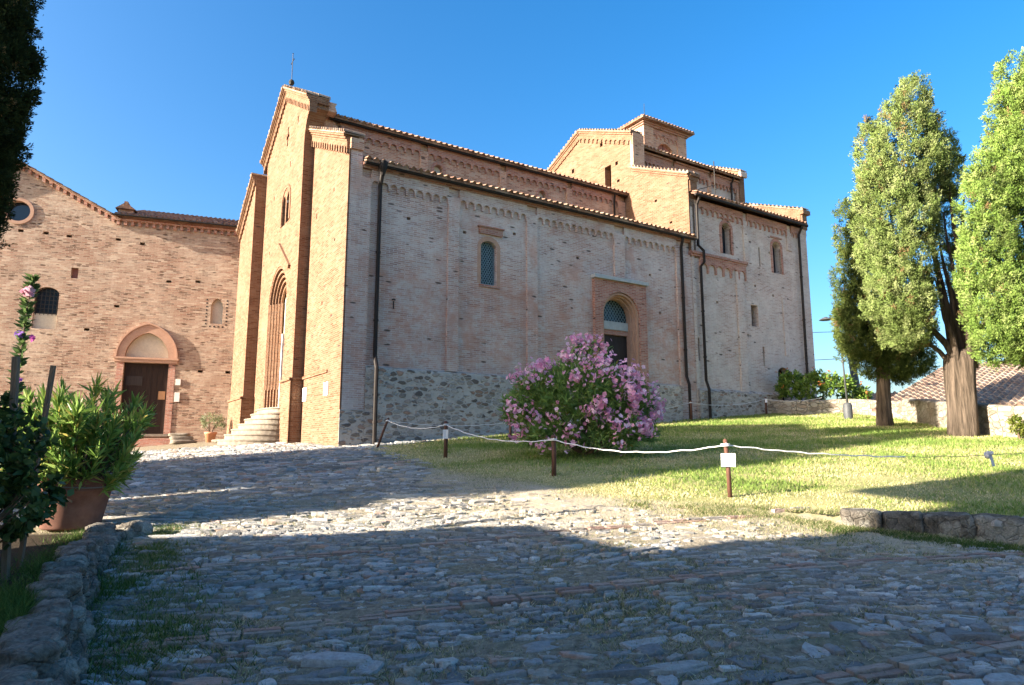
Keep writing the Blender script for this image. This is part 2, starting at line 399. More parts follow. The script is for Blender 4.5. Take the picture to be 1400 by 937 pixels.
def tile_mat(name, pal):
    t = NT(name); oc = t.oc()
    vo = t.n('ShaderNodeTexVoronoi'); vo.inputs['Scale'].default_value = 3.2; t.l(oc, vo.inputs['Vector'])
    sp = t.n('ShaderNodeSeparateColor'); t.l(vo.outputs['Color'], sp.inputs[0]); n = len(pal)
    col = t.ramp(sp.outputs[0], [((i + .5) / n, c) for i, c in enumerate(pal)])
    f = t.noise(oc, 11, 6, .7); col = t.mix(t.ramp(f, [(.52, 0), (.72, .75)]), col, (.34, .31, .26))
    col = t.mix(.5, col, t.ramp(t.noise(oc, 1.2, 4), [(.3, .65), (.7, 1.2)]), 'MULTIPLY')
    return t.fin(col, .9, t.bump(f, .5, .02), .1)

def leaf_mat(name, trans=.3, rough=.55, spec=.3, clump=0):
    t = NT(name); a = t.n('ShaderNodeAttribute', attribute_name='Col'); nrm = None
    if clump:
        g = t.n('ShaderNodeNewGeometry'); q = t.n('ShaderNodeAttribute', attribute_name='Facing'); mv = t.n('ShaderNodeMix'); mv.data_type = 'VECTOR'; mv.inputs[0].default_value = clump
        t.l(g.outputs['Normal'], mv.inputs[4]); t.l(q.outputs['Vector'], mv.inputs[5]); nz = t.n('ShaderNodeVectorMath', operation='NORMALIZE'); t.l(mv.outputs[1], nz.inputs[0]); nrm = nz.outputs[0]
    t.fin(a.outputs['Color'], rough, nrm, spec)
    tr = t.n('ShaderNodeBsdfTranslucent'); col = t.mix(.5, a.outputs['Color'], (1.0, .95, .35), 'MULTIPLY'); t.l(a.outputs['Color'], tr.inputs['Color'])
    mx = t.n('ShaderNodeMixShader'); mx.inputs[0].default_value = trans; t.l(t.p.outputs[0], mx.inputs[1]); t.l(tr.outputs[0], mx.inputs[2]); t.l(mx.outputs[0], t.out.inputs['Surface'])
    return t.m

BR_RED = [(.16, .085, .06), (.33, .15, .095), (.40, .20, .125), (.44, .255, .17), (.36, .17, .11), (.47, .30, .21)]
M = {}
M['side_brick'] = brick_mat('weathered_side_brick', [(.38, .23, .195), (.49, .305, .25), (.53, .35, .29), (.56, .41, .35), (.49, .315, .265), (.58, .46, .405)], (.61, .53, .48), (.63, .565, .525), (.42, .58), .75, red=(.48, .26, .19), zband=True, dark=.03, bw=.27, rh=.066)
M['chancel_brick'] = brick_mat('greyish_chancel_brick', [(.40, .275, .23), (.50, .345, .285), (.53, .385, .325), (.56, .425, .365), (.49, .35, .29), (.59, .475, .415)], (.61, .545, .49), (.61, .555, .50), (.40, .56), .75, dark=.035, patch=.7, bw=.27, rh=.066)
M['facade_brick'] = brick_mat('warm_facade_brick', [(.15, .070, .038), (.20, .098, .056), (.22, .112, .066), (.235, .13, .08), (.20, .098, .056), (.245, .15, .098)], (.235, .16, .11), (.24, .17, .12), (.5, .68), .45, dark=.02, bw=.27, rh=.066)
M['trim_brick'] = brick_mat('red_trim_brick', [(.30, .115, .08), (.40, .155, .105), (.45, .185, .125), (.48, .225, .16), (.41, .165, .115), (.50, .27, .2)], (.44, .33, .275), (.46, .36, .31), (.52, .7), .45, dark=.03, bw=.27, rh=.066)
M['clerestory_brick'] = brick_mat('rosy_clerestory_brick', [(.36, .16, .10), (.50, .235, .15), (.55, .28, .185), (.58, .335, .225), (.51, .245, .16), (.58, .38, .275)], (.56, .43, .33), (.57, .44, .345), (.48, .66), .55, dark=.05, bw=.27, rh=.066)
M['wing_brick'] = brick_mat('rough_wing_brick_and_stone', [(.19, .11, .08), (.34, .19, .135), (.39, .23, .165), (.45, .295, .215), (.35, .20, .14), (.53, .39, .295)], (.44, .34, .255), (.56, .45, .35), (.42, .60), .7, bw=.29, rh=.078, wob=.034, bump=1.0, dark=.075, hole=(.12, .075, .05))
M['rubble'] = rubble_mat('grey_rubble_plinth', [(.16, .13, .11), (.38, .33, .28), (.46, .41, .35), (.25, .18, .13), (.50, .44, .38), (.20, .175, .15), (.42, .25, .17), (.42, .38, .34), (.33, .29, .25)], (.50, .45, .395), 5.2, .66, 1.0, .11, .86)
M['yard_stone'] = rubble_mat('garden_wall_stone', [(.22, .18, .14), (.36, .32, .26), (.42, .38, .31), (.30, .24, .18), (.40, .36, .30)], (.30, .26, .2), 4.5, .7, 1.0, .07)
M['plaster'] = simple_mat('cream_plaster', (.55, .47, .36), (.62, .55, .44), 3, .9, .1)
M['stone_trim'] = simple_mat('pale_grey_stone', (.34, .36, .36), (.46, .47, .46), 6, .85, .2)
M['step_stone'] = simple_mat('worn_step_stone', (.15, .125, .10), (.27, .235, .19), 5, .85, .5, detail=7)
M['pink_trim'] = simple_mat('salmon_terracotta_trim', (.40, .235, .165), (.48, .30, .215), 5, .85, .2)
M['tile'] = tile_mat('old_barrel_tiles', [(.17, .09, .06), (.26, .14, .09), (.31, .19, .125), (.21, .12, .085), (.34, .24, .175)])
M['tile_pale'] = tile_mat('sun_bleached_barrel_tiles', [(.25, .165, .12), (.30, .21, .155), (.33, .25, .195), (.26, .175, .13), (.36, .29, .23)])
M['gutter'] = simple_mat('dark_copper_gutter', (.010, .007, .006), (.022, .015, .012), 6, .6, .05, spec=.25)
M['grey_pipe'] = simple_mat('grey_zinc_pipe', (.2, .16, .13), (.28, .23, .19), 4, .5, .05)
M['dark_wood'] = simple_mat('dark_door_planks', (.014, .009, .007), (.042, .022, .015), 3, .65, .3, .01, (9, 9, .6))
M['grey_wood'] = simple_mat('dull_plank_door', (.028, .022, .022), (.05, .04, .038), 3, .7, .2, .01, (9, 9, .6))
M['iron'] = simple_mat('black_iron', (.015, .014, .014), (.04, .035, .03), 9, .6, .1)
M['glass'] = NT('dark_window_glass').fin((.012, .022, .035), .12, None, .6)
M['leaded'] = simple_mat('leaded_light_lattice', (.13, .20, .23), (.19, .27, .30), 9, .5, .1)
M['slate'] = simple_mat('dull_shutter', (.30, .12, .09), (.38, .17, .13), 5, .8, .1)
M['white'] = simple_mat('white_panel', (.74, .72, .67), (.8, .78, .74), 5, .7, .05)
M['paper'] = NT('white_paper_sheet').fin((.8, .78, .8), .7)
M['post_wood'] = simple_mat('brown_post_timber', (.07, .03, .02), (.15, .07, .045), 6, .75, .4, .006, (6, 6, .8))
M['stake_wood'] = simple_mat('weathered_stake_timber', (.09, .065, .045), (.19, .145, .10), 8, .85, .5, .004, (8, 8, .6))
M['rope'] = NT('white_rope').fin((.72, .70, .70), .85)
M['grey_rope'] = NT('grey_wire_rope').fin((.17, .16, .15), .7)
M['cloth'] = simple_mat('grey_rag', (.42, .42, .47), (.55, .55, .6), 12, .9, .3)
M['terracotta'] = simple_mat('stained_terracotta', (.11, .042, .028), (.24, .125, .09), 3, .85, .35, .01, detail=8)
M['terracotta_new'] = simple_mat('bright_terracotta', (.50, .22, .12), (.56, .27, .16), 5, .85, .1)
M['bark'] = simple_mat('fibrous_cypress_bark', (.03, .024, .018), (.165, .125, .094), 4, .95, 1.0, .06, (4.2, 4.2, .28), .1, 8)
M['twig'] = simple_mat('brown_twigs', (.09, .06, .04), (.17, .12, .08), 6, .9, .3)
M['leaf'] = leaf_mat('cypress_sprays', .28, .8, .04, .55)
M['oleander'] = leaf_mat('oleander_leaves', .4, .38, .3)
M['petal'] = leaf_mat('flower_petals', .35, .6, .15)
M['blade'] = leaf_mat('grass_blades', .3, .75, .1)
M['rockgrey'] = rock_mat('lichened_stone', [(.06, .052, .042), (.17, .15, .125), (.26, .235, .20), (.36, .33, .28)], 6)
M['rockdark'] = rock_mat('dark_kerb_stone', [(.05, .043, .035), (.12, .105, .085), (.20, .175, .145), (.28, .25, .21)], 7)
M['metal_grey'] = simple_mat('grey_painted_metal', (.05, .055, .06), (.085, .09, .095), 5, .55, .05)
M['soil'] = simple_mat('garden_soil', (.04, .028, .018), (.10, .075, .05), 9, .95, .6, .03)
M['house_wall'] = simple_mat('pale_render', (.66, .57, .45), (.74, .65, .53), 2, .9, .2)  # pale so the unseen house walls bounce more fill light
M['notice'] = simple_mat('brown_notice_board', (.22, .11, .05), (.28, .15, .08), 5, .7, .05)

def ground_mat():
    t = NT('earth_and_turf'); oc = t.oc(); a = t.n('ShaderNodeAttribute', attribute_name='Col'); sp = t.n('ShaderNodeSeparateColor'); t.l(a.outputs['Color'], sp.inputs[0])
    n1 = t.noise(oc, 1.1, 5); n2 = t.noise(oc, 17, 6, .7)
    turf = t.mix(t.ramp(n1, [(.4, 0), (.62, 1)]), (.18, .215, .065), (.34, .31, .13)); turf = t.mix(t.ramp(n2, [(.4, 0), (.75, .7)]), turf, (.48, .41, .22))
    earth = t.mix(t.ramp(n2, [(.35, 0), (.7, 1)]), (.13, .11, .082), (.38, .325, .24)); earth = t.mix(t.math('MULTIPLY', t.ramp(n1, [(.5, 0), (.7, 1)]), .5), earth, (.15, .15, .075))
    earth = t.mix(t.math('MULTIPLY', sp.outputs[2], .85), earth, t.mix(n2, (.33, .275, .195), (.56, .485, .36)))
    k = t.ramp(t.math('ADD', sp.outputs[0], t.math('MULTIPLY', t.math('SUBTRACT', t.noise(oc, 4, 5), .5), .7)), [(.35, 0), (.7, 1)])
    col = t.mix(k, earth, turf); col = t.mix(sp.outputs[1], col, (.045, .035, .025))
    return t.fin(col, .95, t.bump(t.math('ADD', n2, t.math('MULTIPLY', t.noise(oc, 60, 3), .4)), .9, .03), .05)
M['ground'] = ground_mat()
def cobble_mat():
    t = NT('worn_cobbles'); oc = t.oc(); a = t.n('ShaderNodeAttribute', attribute_name='Col'); f = t.noise(oc, 30, 8, .72); g = t.noise(oc, 6, 5)
    col = t.mix(.8, a.outputs['Color'], t.ramp(f, [(.25, .42), (.75, 1.45)]), 'MULTIPLY'); col = t.mix(t.ramp(g, [(.50, .04), (.72, .5)]), col, (.43, .37, .28))
    r = t.ramp(f, [(.3, .5), (.7, .75)])
    t.l(r, t.p.inputs['Roughness']); m = t.fin(col, .6, t.bump(t.math('ADD', f, t.math('MULTIPLY', g, .6)), .9, .03), .3); t.l(r, t.p.inputs['Roughness']); return m
M['cobble'] = cobble_mat()

# ================================================================== GROUND
def build_ground():
    xs = np.concatenate([[-3000, -900, -300, -120, -70, -45], np.arange(-30, -9, .8), np.arange(-9, 15, .16), np.arange(15, 36, .8), [45, 70, 120, 300, 900, 3000]])
    ys = np.concatenate([[-3000, -900, -300, -120, -60, -30, -18], np.arange(-10, 2, .8), np.arange(2, 20, .16), np.arange(20, 40, .5), [45, 60, 90, 150, 300, 900, 4000]])
    XX, YY = np.meshgrid(xs, ys); P = np.stack([XX.ravel(), YY.ravel()], 1); z = terrain(P)
    near = (np.abs(P[:, 0]) < 20) & (P[:, 1] > 0) & (P[:, 1] < 32)
    for i in np.where(near)[0]:
        z[i] += .025 * noise.noise(Vector((P[i, 0] * 1.3, P[i, 1] * 1.3, 0))) + .012 * noise.noise(Vector((P[i, 0] * 4, P[i, 1] * 4, 3)))
    nx = len(xs); i, j = np.meshgrid(np.arange(nx - 1), np.arange(len(ys) - 1)); a = (j * nx + i).ravel()
    F = np.stack([a, a + 1, a + nx + 1, a + nx], 1)
    la = lawn_amount(P)
    dl, tl = seg_dist(P, WALLL); k = np.minimum(tl.astype(int), len(WALLL) - 2); A = WALLL[k]; B = WALLL[k + 1]
    side = (B[:, 0] - A[:, 0]) * (P[:, 1] - A[:, 1]) - (B[:, 1] - A[:, 1]) * (P[:, 0] - A[:, 0])
    bed = ((side < 0) & (P[:, 1] < 7.9) & (dl < 5)).astype(float)
    far = (np.hypot(P[:, 0], P[:, 1]) > 45).astype(float)
    la = np.maximum(la, far)
    dd_, _ = seg_dist(P, LAWN[:9]); worn_lit = np.clip(np.where(P[:, 0] > -1.5, 1 - smooth(dd_, .3, 3.0), 0) + .45 * np.exp(-((P[:, 1] - 8.6) / 1.6) ** 2) * (P[:, 0] < 1), 0, 1) * (1 - bed)  # pale dust by the lawn edge; left band paints in the sunlit stripe
    col = np.stack([la * (1 - bed), bed, worn_lit], 1)
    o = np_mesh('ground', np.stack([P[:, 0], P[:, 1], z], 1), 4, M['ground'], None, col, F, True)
    tag(o, kind='structure')
build_ground()

def build_cobbles():
    rng = np.random.default_rng(5); V = []; Fs = []; Cc = []; nv = 0
    pal = np.array([(.27, .28, .285), (.36, .365, .365), (.19, .195, .20), (.45, .445, .43), (.31, .30, .28), (.40, .36, .30), (.41, .275, .22), (.55, .54, .52)])
    pw = np.array([.22, .2, .17, .11, .12, .08, .05, .05])
    K = 10; th = np.arange(K) / K * 2 * pi; cth, sth = np.cos(th), np.sin(th)
    rows = []; y = 2.9
    while y < 25:
        sc = 1 if y < 8 else (1.35 if y < 12 else 1.9)
        d = rng.uniform(.034, .075) * sc
        if rng.random() < .12: d *= 2.0
        rows.append((y, d)); y += d * 1.0
    cand = []
    for (y, d) in rows:
        half = 3 + y * .86; x = -half - rng.random() * .3
        while x < half:
            w = float(np.clip(rng.lognormal(math.log(.105 + .55 * max(0, d - .06)), .5), .045, .5)) * (1 if y < 8 else 1.3)
            cand.append((x + w / 2, y, w, d)); x += w + rng.uniform(.005, .03)
    cand = np.array(cand)
    # rows bend gently and run aslant, as laid on the slope
    cx = cand[:, 0]; cyy = cand[:, 1] + .16 * cand[:, 0] + .25 * np.sin(cand[:, 0] * .55 + 1) + .10 * np.sin(cand[:, 0] * 1.7 + cand[:, 1] * .8)
    P = np.stack([cx, cyy], 1); la = lawn_amount(P); dd_, _ = seg_dist(P, LAWN[:9]); la = np.maximum(la, np.where(cx > -1.5, .84 * (1 - smooth(dd_, .3, 2.8)), 0)); worn_lit_z = np.clip(np.where(cx > -1.5, 1 - smooth(dd_, .3, 3.0), 0) + .45 * np.exp(-((cyy - 8.6) / 1.6) ** 2) * (cx < 1), 0, 1); patch = np.array([noise.noise(Vector((p[0] * .5, p[1] * .7, 4))) + .5 * noise.noise(Vector((p[0] * 1.9, p[1] * 2.3, 1))) for p in P]); la = np.maximum(la, np.clip(.02 + patch * 1.1, 0, .42))  # stone tint mask: lawn-edge dust, plus the sun stripe painted lighter at left
    dl, tl = seg_dist(P, WALLL); kk = np.minimum(tl.astype(int), len(WALLL) - 2); A = WALLL[kk]; B = WALLL[kk + 1]
    side = (B[:, 0] - A[:, 0]) * (P[:, 1] - A[:, 1]) - (B[:, 1] - A[:, 1]) * (P[:, 0] - A[:, 0])
    keep = (la < .80) & (rng.random(len(P)) > la * .95 + .02) & ~((side < .05) & (cyy < 8.2)) & (cyy > 2.7) & (cyy < 24) & (np.abs(cx) < cyy * .86 + 1.2)
    # not inside the church or the wing
    s = (cx + 5.143) * cos(radians(32.5)) + (cyy - 20) * sin(radians(32.5)); n_ = -(cx + 5.143) * sin(radians(32.5)) + (cyy - 20) * cos(radians(32.5))
    keep &= ~((s > -.1) & (n_ > -.15))
    Z = terrain(P)
    strips = [((-2.6, 4.2), (5.2, 6.9)), ((-3.2, 6.0), (3.6, 8.3)), ((.6, 3.3), (5.0, 5.0))]; strip_id = np.zeros(len(P))
    for (a_, b_) in strips:
        dS, _ = seg_dist(P, np.array([a_, b_], float)); strip_id[dS < .085] = 1
    keep &= strip_id == 0
    for i in np.where(keep)[0]:
        x, y = P[i]; w, d = cand[i, 2], cand[i, 3] * rng.uniform(.86, 1.12); ang = .16 + rng.normal(0, .15) + .5 * noise.noise(Vector((x * .6, y * .6, 5)))
        rr = 1 / (np.abs(cth) ** 3.6 + np.abs(sth) ** 3.6) ** (1 / 3.6) * np.clip(rng.normal(.98, .13, K), .62, 1.22)
        px = rr * cth * w / 2; py = rr * sth * d / 2
        h = float(np.clip(rng.normal(.009, .008), -.006, .032)) * (.65 + w * 1.6); tx, ty = rng.normal(0, .05), rng.normal(0, .10)
        ca, sa = cos(ang), sin(ang); z0 = Z[i] + .004
        ring = []
        for sc_, hh in ((1.03, -.03), (1.0, h * .55), (.93, h * .97), (.55, h * 1.03)):
            qx, qy = px * sc_, py * sc_; ring.append(np.stack([x + qx * ca - qy * sa, y + qx * sa + qy * ca, z0 + hh + (qx * tx + qy * ty) + rng.normal(0, .0045, K)], 1))
        vv = np.concatenate(ring + [[[x, y, z0 + h * 1.1]]]); V.append(vv)
        c = pal[rng.choice(len(pal), p=pw)] * rng.uniform(.8, 1.2); worn_lit = worn_lit_z[i]; c = c * (1 - .62 * worn_lit) + np.array([.44, .375, .28]) * .62 * worn_lit * rng.uniform(.75, 1.2); Cc.append(np.tile(c, (len(vv), 1)))  # dusty tint near the lawn, painted sunlight in the left stripe
        k = np.arange(K); k2 = (k + 1) % K
        for r in range(3): Fs.append(np.stack([nv + r * K + k, nv + r * K + k2, nv + (r + 1) * K + k2, nv + (r + 1) * K + k], 1))
        Fs.append(np.stack([nv + 3 * K + k, nv + 3 * K + k2, np.full(K, nv + 4 * K), np.full(K, nv + 4 * K)], 1))
        nv += len(vv)
    for (a_, b_) in strips:
        a_, b_ = np.array(a_), np.array(b_); Ld = np.linalg.norm(b_ - a_); u_ = (b_ - a_) / Ld; t_ = 0
        while t_ < Ld:
            wl = rng.uniform(.16, .30)
            for side_ in (-1, 1):
                m_ = a_ + u_ * (t_ + wl / 2) + np.array([-u_[1], u_[0]]) * side_ * .036; z0 = T(m_[0], m_[1]) + .004; h = rng.uniform(.006, .022); ring = []
                qx = np.array([-1, -.6, 0, .6, 1, 1, .6, 0, -.6, -1]) * wl * .485; qy = np.array([-1, -1, -1, -1, -1, 1, 1, 1, 1, 1]) * .03
                for sc_, hh in ((1.02, -.03), (1.0, h * .7), (.93, h), (.5, h * 1.02)):
                    x_ = qx * sc_ + rng.normal(0, .002, K); y_ = qy * sc_ + rng.normal(0, .002, K); ring.append(np.stack([m_[0] + x_ * u_[0] - y_ * u_[1], m_[1] + x_ * u_[1] + y_ * u_[0], z0 + hh + rng.normal(0, .002, K)], 1))
                vv = np.concatenate(ring + [[[m_[0], m_[1], z0 + h]]]); V.append(vv); Cc.append(np.tile(np.array([(.34, .21, .165), (.38, .27, .22), (.33, .29, .25)][rng.integers(3)]) * rng.uniform(.8, 1.15), (len(vv), 1))); k = np.arange(K); k2 = (k + 1) % K
                for r in range(3): Fs.append(np.stack([nv + r * K + k, nv + r * K + k2, nv + (r + 1) * K + k2, nv + (r + 1) * K + k], 1))
                Fs.append(np.stack([nv + 3 * K + k, nv + 3 * K + k2, np.full(K, nv + 4 * K), np.full(K, nv + 4 * K)], 1)); nv += len(vv)
            t_ += wl + .012
    V = np.concatenate(V); Fs = np.concatenate(Fs); Cc = np.concatenate(Cc)
    tri = Fs[:, 2] == Fs[:, 3]
    me = bpy.data.meshes.new('cobbled_pavement'); me.vertices.add(len(V)); me.vertices.foreach_set('co', V.astype(np.float32).ravel())
    lt = np.where(tri, 3, 4).astype(np.int32); ls = np.concatenate([[0], np.cumsum(lt)[:-1]]).astype(np.int32)
    li = Fs.ravel()[np.stack([np.ones(len(Fs), bool)] * 3 + [~tri], 1).ravel()].astype(np.int32)
    me.loops.add(len(li)); me.loops.foreach_set('vertex_index', li); me.polygons.add(len(Fs)); me.polygons.foreach_set('loop_start', ls); me.polygons.foreach_set('loop_total', lt)
    a = me.color_attributes.new('Col', 'FLOAT_COLOR', 'POINT'); c4 = np.ones((len(V), 4), np.float32); c4[:, :3] = Cc; a.data.foreach_set('color', c4.ravel())
    me.update(calc_edges=True); me.polygons.foreach_set('use_smooth', np.zeros(len(Fs), bool))
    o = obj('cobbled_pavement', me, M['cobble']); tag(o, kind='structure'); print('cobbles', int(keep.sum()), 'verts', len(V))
build_cobbles()

# ================================================================== CHURCH
CH = empty('abbey_church', (-5.143, 20.0, 0), radians(32.5))
tag(CH, 'large brick abbey church with a gabled front, long side wall and a square bell tower', 'church')
S_ = lambda u, v, d: (u, d, v)            # side walls: u along, v up, d = absolute depth (local y)
W_ = lambda u, v, d: (d, u, v)            # west faces: u northward, v up, d = absolute local x
GB = .6                                    # wall footing level

def archring(mb, cx, hw1, hw0, foot, spring, apex1, apex0, mf, d0, d1):
    o = [(cx + hw1, foot)] + arch(cx, hw1, spring, apex1) + [(cx - hw1, foot)]; i = [(cx + hw0, foot)] + arch(cx, hw0, spring, apex0) + [(cx - hw0, foot)]
    ring_prism(mb, o, i, mf, d0, d1)

def church():
    # --- south aisle wall with its openings
    b = MB()
    holes = [arch_hole(5.195, .325, 7.2, 8.62, 8.80, 6), arch_hole(11.2, .95, GB + .2, 6.72, 7.62, 12)]
    for (s, z) in ((2.05, 9.0), (4.15, 8.9), (9.1, 8.75), (12.9, 8.6), (13.4, 7.05), (6.2, 9.2)): holes.append(rect(s, s + .13, z, z + .1))
    b.prism([(.44, GB), (15.5, GB), (15.5, 10.42), (.44, 10.42)], holes, S_, .10, .42)
    b.prism([(.46, GB), (15.5, GB), (15.5, 10.4), (.46, 10.4)], [arch_hole(11.2, .95, GB + .2, 6.72, 7.62, 12)], S_, .425, .8)
    b.build('side_wall', M['side_brick'], CH)
    for s0, s1, z0, z1 in ((.453, .76, GB, 10.1), (3.54, 3.96, 4.06, 10.1), (6.76, 7.21, 4.06, 10.1), (10.97, 11.5, 8.24, 10.1), (14.45, 14.95, GB, 10.1), (14.96, 15.38, GB, 9.85)):
        p = MB(); p.box(s0, s1, 0.0 if s0 < 14.9 else .03, .2, z0, z1); p.build('pilaster_strip', M['side_brick'], CH)
    for s0, s1, k in ((.76, 3.54, 9), (3.96, 6.76, 9), (7.21, 10.97, 12), (11.5, 14.45, 9)):
        p = MB(); corbels(p, s0, s1, k, 10.41, 10.06, .12, S_, .003, .22); p.build('arched_corbel_table', M['trim_brick'] if False else M['side_brick'], CH)
    p = MB(); p.box(.46, 15.3, -.03, .2, 10.415, 10.5); p.box(.46, 15.3, -.09, .2, 10.5, 10.58); p.build('eaves_moulding', M['trim_brick'], CH)
    # rubble plinth
    for s0, s1, zt in ((.765, 9.84, 4.05), (12.59, 14.44, 4.12)):
        p = MB(); p.prism([(-.04, GB), (-.04, zt - .10), (-.02, zt - .03), (.13, zt + .03), (.13, GB)], [], lambda u, v, d: (d, u, v), s0, s1)
        p.build('rubble_plinth', M['rubble'], CH)
    p = MB(); p.box(.003, .762, -.02, .09, GB, 2.7); p.build('corner_footing', M['rubble'], CH)
    # aisle window
    p = MB(); p.box(4.8, 5.6, .33, .37, 7.1, 8.9); g = p.build('leaded_window', M['glass'], CH)
    p = MB()
    def lattice(p, x0, x1, z0, z1, y, step, sl, w=.014, t=.012):
        for sg in (1, -1):
            k = z0 - (x1 - x0) * sl - step
            while k < z1 + (x1 - x0) * sl + step:
                pts = []
                za, zb = (k, k + sg * sl * (x1 - x0)); ta, tb = 0, 1
                dz = zb - za
                lo, hi = (z0 - za) / dz, (z1 - za) / dz
                if lo > hi: lo, hi = hi, lo
                ta, tb = max(0, lo), min(1, hi)
                if tb - ta > .02:
                    A = Vector((x0 + (x1 - x0) * ta, y + (.004 if sg > 0 else -.004), za + dz * ta)); B = Vector((x0 + (x1 - x0) * tb, A.y, za + dz * tb)); d = (B - A); L = d.length; d.normalize()
                    p.obox((A + B) / 2, d, (0, 1, 0), d.cross(Vector((0, 1, 0))), L / 2, t / 2, w / 2)
                k += step
    lattice(p, 4.87, 5.52, 7.2, 8.8, .30, .16, 1.55, .03)
    for x in (4.885, 5.505): p.box(x - .012, x + .012, .285, .3, 7.2, 8.62)
    p.build('lattice', M['leaded'], g)
    p = MB(); archring(p, 5.195, .47, .33, 7.22, 8.62, 8.96, 8.805, S_, .095, .2); p.build('window_surround', M['pink_trim'], CH)
    p = MB(); p.box(4.77, 5.72, .02, .15, 9.02, 9.25); p.box(4.72, 5.77, -.03, .15, 9.25, 9.30); p.build('window_hood', M['trim_brick'], CH)
    p = MB(); p.box(4.80, 5.62, .05, .2, 7.11, 7.195); p.build('window_sill', M['trim_brick'], CH)
    # side portal: framed panel, stepped arch, leaded lunette, lintel, plank door
    p = MB(); p.prism([(9.86, GB), (12.56, GB), (12.56, 8.08), (9.86, 8.08)], [arch_hole(11.2, .96, GB + .2, 6.72, 7.66, 12)], S_, -.06, .12); p.build('portal_panel', M['trim_brick'], CH)
    p = MB(); p.box(9.80, 12.62, -.17, .1, 8.085, 8.22); p.build('portal_slab', M['stone_trim'], CH)
    p = MB()
    for hw1, d0, d1 in ((.945, .0, .2), (.875, .12, .34), (.81, .26, .5)): archring(p, 11.2, hw1, hw1 - .075, GB + .25, 6.72, 6.72 + hw1 * .97, 6.72 + (hw1 - .075) * .97, S_, d0, d1)
    p.build('portal_arch', M['pink_trim'], CH)
    p = MB(); p.box(10.2, 12.2, .6, .66, 6.3, 7.7); g = p.build('leaded_lunette', M['glass'], CH)
    p = MB(); lattice(p, 10.3, 12.1, 6.55, 7.6, .58, .2, 1.3, .03); p.build('lattice', M['leaded'], g)
    p = MB(); p.box(10.4, 12.0, .40, .62, 6.22, 6.55); p.build('portal_lintel', M['stone_trim'], CH)
    p = MB(); p.box(10.4, 12.0, .44, .62, 6.02, 6.215); p.build('brick_lintel', M['trim_brick'], CH)
    d = MB(); d.box(10.42, 11.2, .55, .6, GB, 6.015); d.box(11.21, 11.98, .55, .6, GB, 6.015)
    for x in (10.62, 10.82, 11.02, 11.4, 11.6, 11.8): d.box(x - .008, x + .008, .544, .55, GB, 6.0)
    d.build('plank_door', M['grey_wood'], CH)
    # --- west front: nave block stands a little proud, the left bay further still
    NF = -.35
    b = MB()
    b.prism([(.003, GB), (4.0, GB), (4.0, 13.0), (.003, 11.25)], [rect(3.3, 3.4, 9.6, 9.8), rect(1.1, 1.2, 8.2, 8.3), rect(2.2, 2.3, 6.3, 6.4), rect(1.4, 1.5, 10.0, 10.12)], W_, 0, .06)
    q = MB(); q.prism([(0, GB), (4.0, GB), (4.0, 12.98), (0, 11.24)], [], W_, .1, .45); q.box(.0601, .0999, 0, .5, GB, 11.24); q.build('corner_pier', M['side_brick'], CH)
    nave = [(4.22, GB), (10.30, GB), (10.30, 14.1), (7.15, 16.05), (4.22, 14.2)]
    cross = [(6.72, 13.6), (6.86, 13.6), (6.86, 13.95), (7.02, 13.95), (7.02, 14.08), (6.86, 14.08), (6.86, 14.45), (6.72, 14.45), (6.72, 14.08), (6.56, 14.08), (6.56, 13.95), (6.72, 13.95)]
    holes = [arch_hole(7.1, 1.42, 2.2, 7.35, 8.66, 12), arch_hole(6.80, .25, 10.25, 11.15, 11.5, 6), arch_hole(6.18, .25, 10.25, 11.15, 11.5, 6), cross, rect(6.1, 6.2, 12.5, 12.75), rect(8.6, 8.72, 11.9, 12.1), rect(5.2, 5.3, 14.0, 14.25), rect(8.9, 9.0, 9.6, 9.75)]
    b.prism(nave, holes, W_, NF, NF + .34)
    b.prism([(4.22, GB), (10.3, GB), (10.3, 14.05), (7.15, 16.0), (4.22, 14.1)], [], W_, .75, 1.0)
    b.box(NF + .345, .745, 4.22, 4.5, GB, 14.1); b.box(NF + .345, .745, 10.0, 10.3, GB, 14.05)
    b.prism([(10.303, GB), (13.2, GB), (13.2, 11.5), (10.303, 13.42)], [], W_, -.8, -.3); b.box(-.295, .4, 12.8, 13.2, GB, 11.5)
    b.prism([(13.203, GB), (17.0, GB), (17.0, 12.2), (13.203, 12.6)], [], W_, 0, .44)
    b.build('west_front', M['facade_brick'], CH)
    # battered bases with a moulded ledge
    l = MB(); l.box(NF - .07, NF, 4.14, 5.6, GB, 3.9); l.box(NF - .07, .0, 4.14, 4.22, GB, 3.9)
    l.box(NF - .12, NF, 4.10, 5.62, 3.903, 3.99); l.box(NF - .12, .0, 4.10, 4.22, 3.903, 3.99); l.build('moulded_base', M['facade_brick'], CH)
    l = MB(); l.box(-.87, -.8, 10.22, 13.2, GB, 3.6); l.box(-.87, NF, 10.22, 10.302, GB, 3.6); l.box(-.92, -.8, 10.18, 13.2, 3.603, 3.69); l.box(-.92, NF, 10.18, 10.302, 3.603, 3.69); l.build('moulded_base', M['facade_brick'], CH)
    # kneeler of the gable: concave corbelled profile
    p = MB(); prof = [(4.24, 12.7)] + [(4.215 - .72 * (1 - cos(k / 8 * pi / 2)), 12.7 + 1.15 * sin(k / 8 * pi / 2)) for k in range(9)] + [(3.49, 14.19), (4.24, 14.3)]
    p.prism(prof, [], W_, NF - .001, .30); p.build('gable_kneeler', M['facade_brick'], CH)
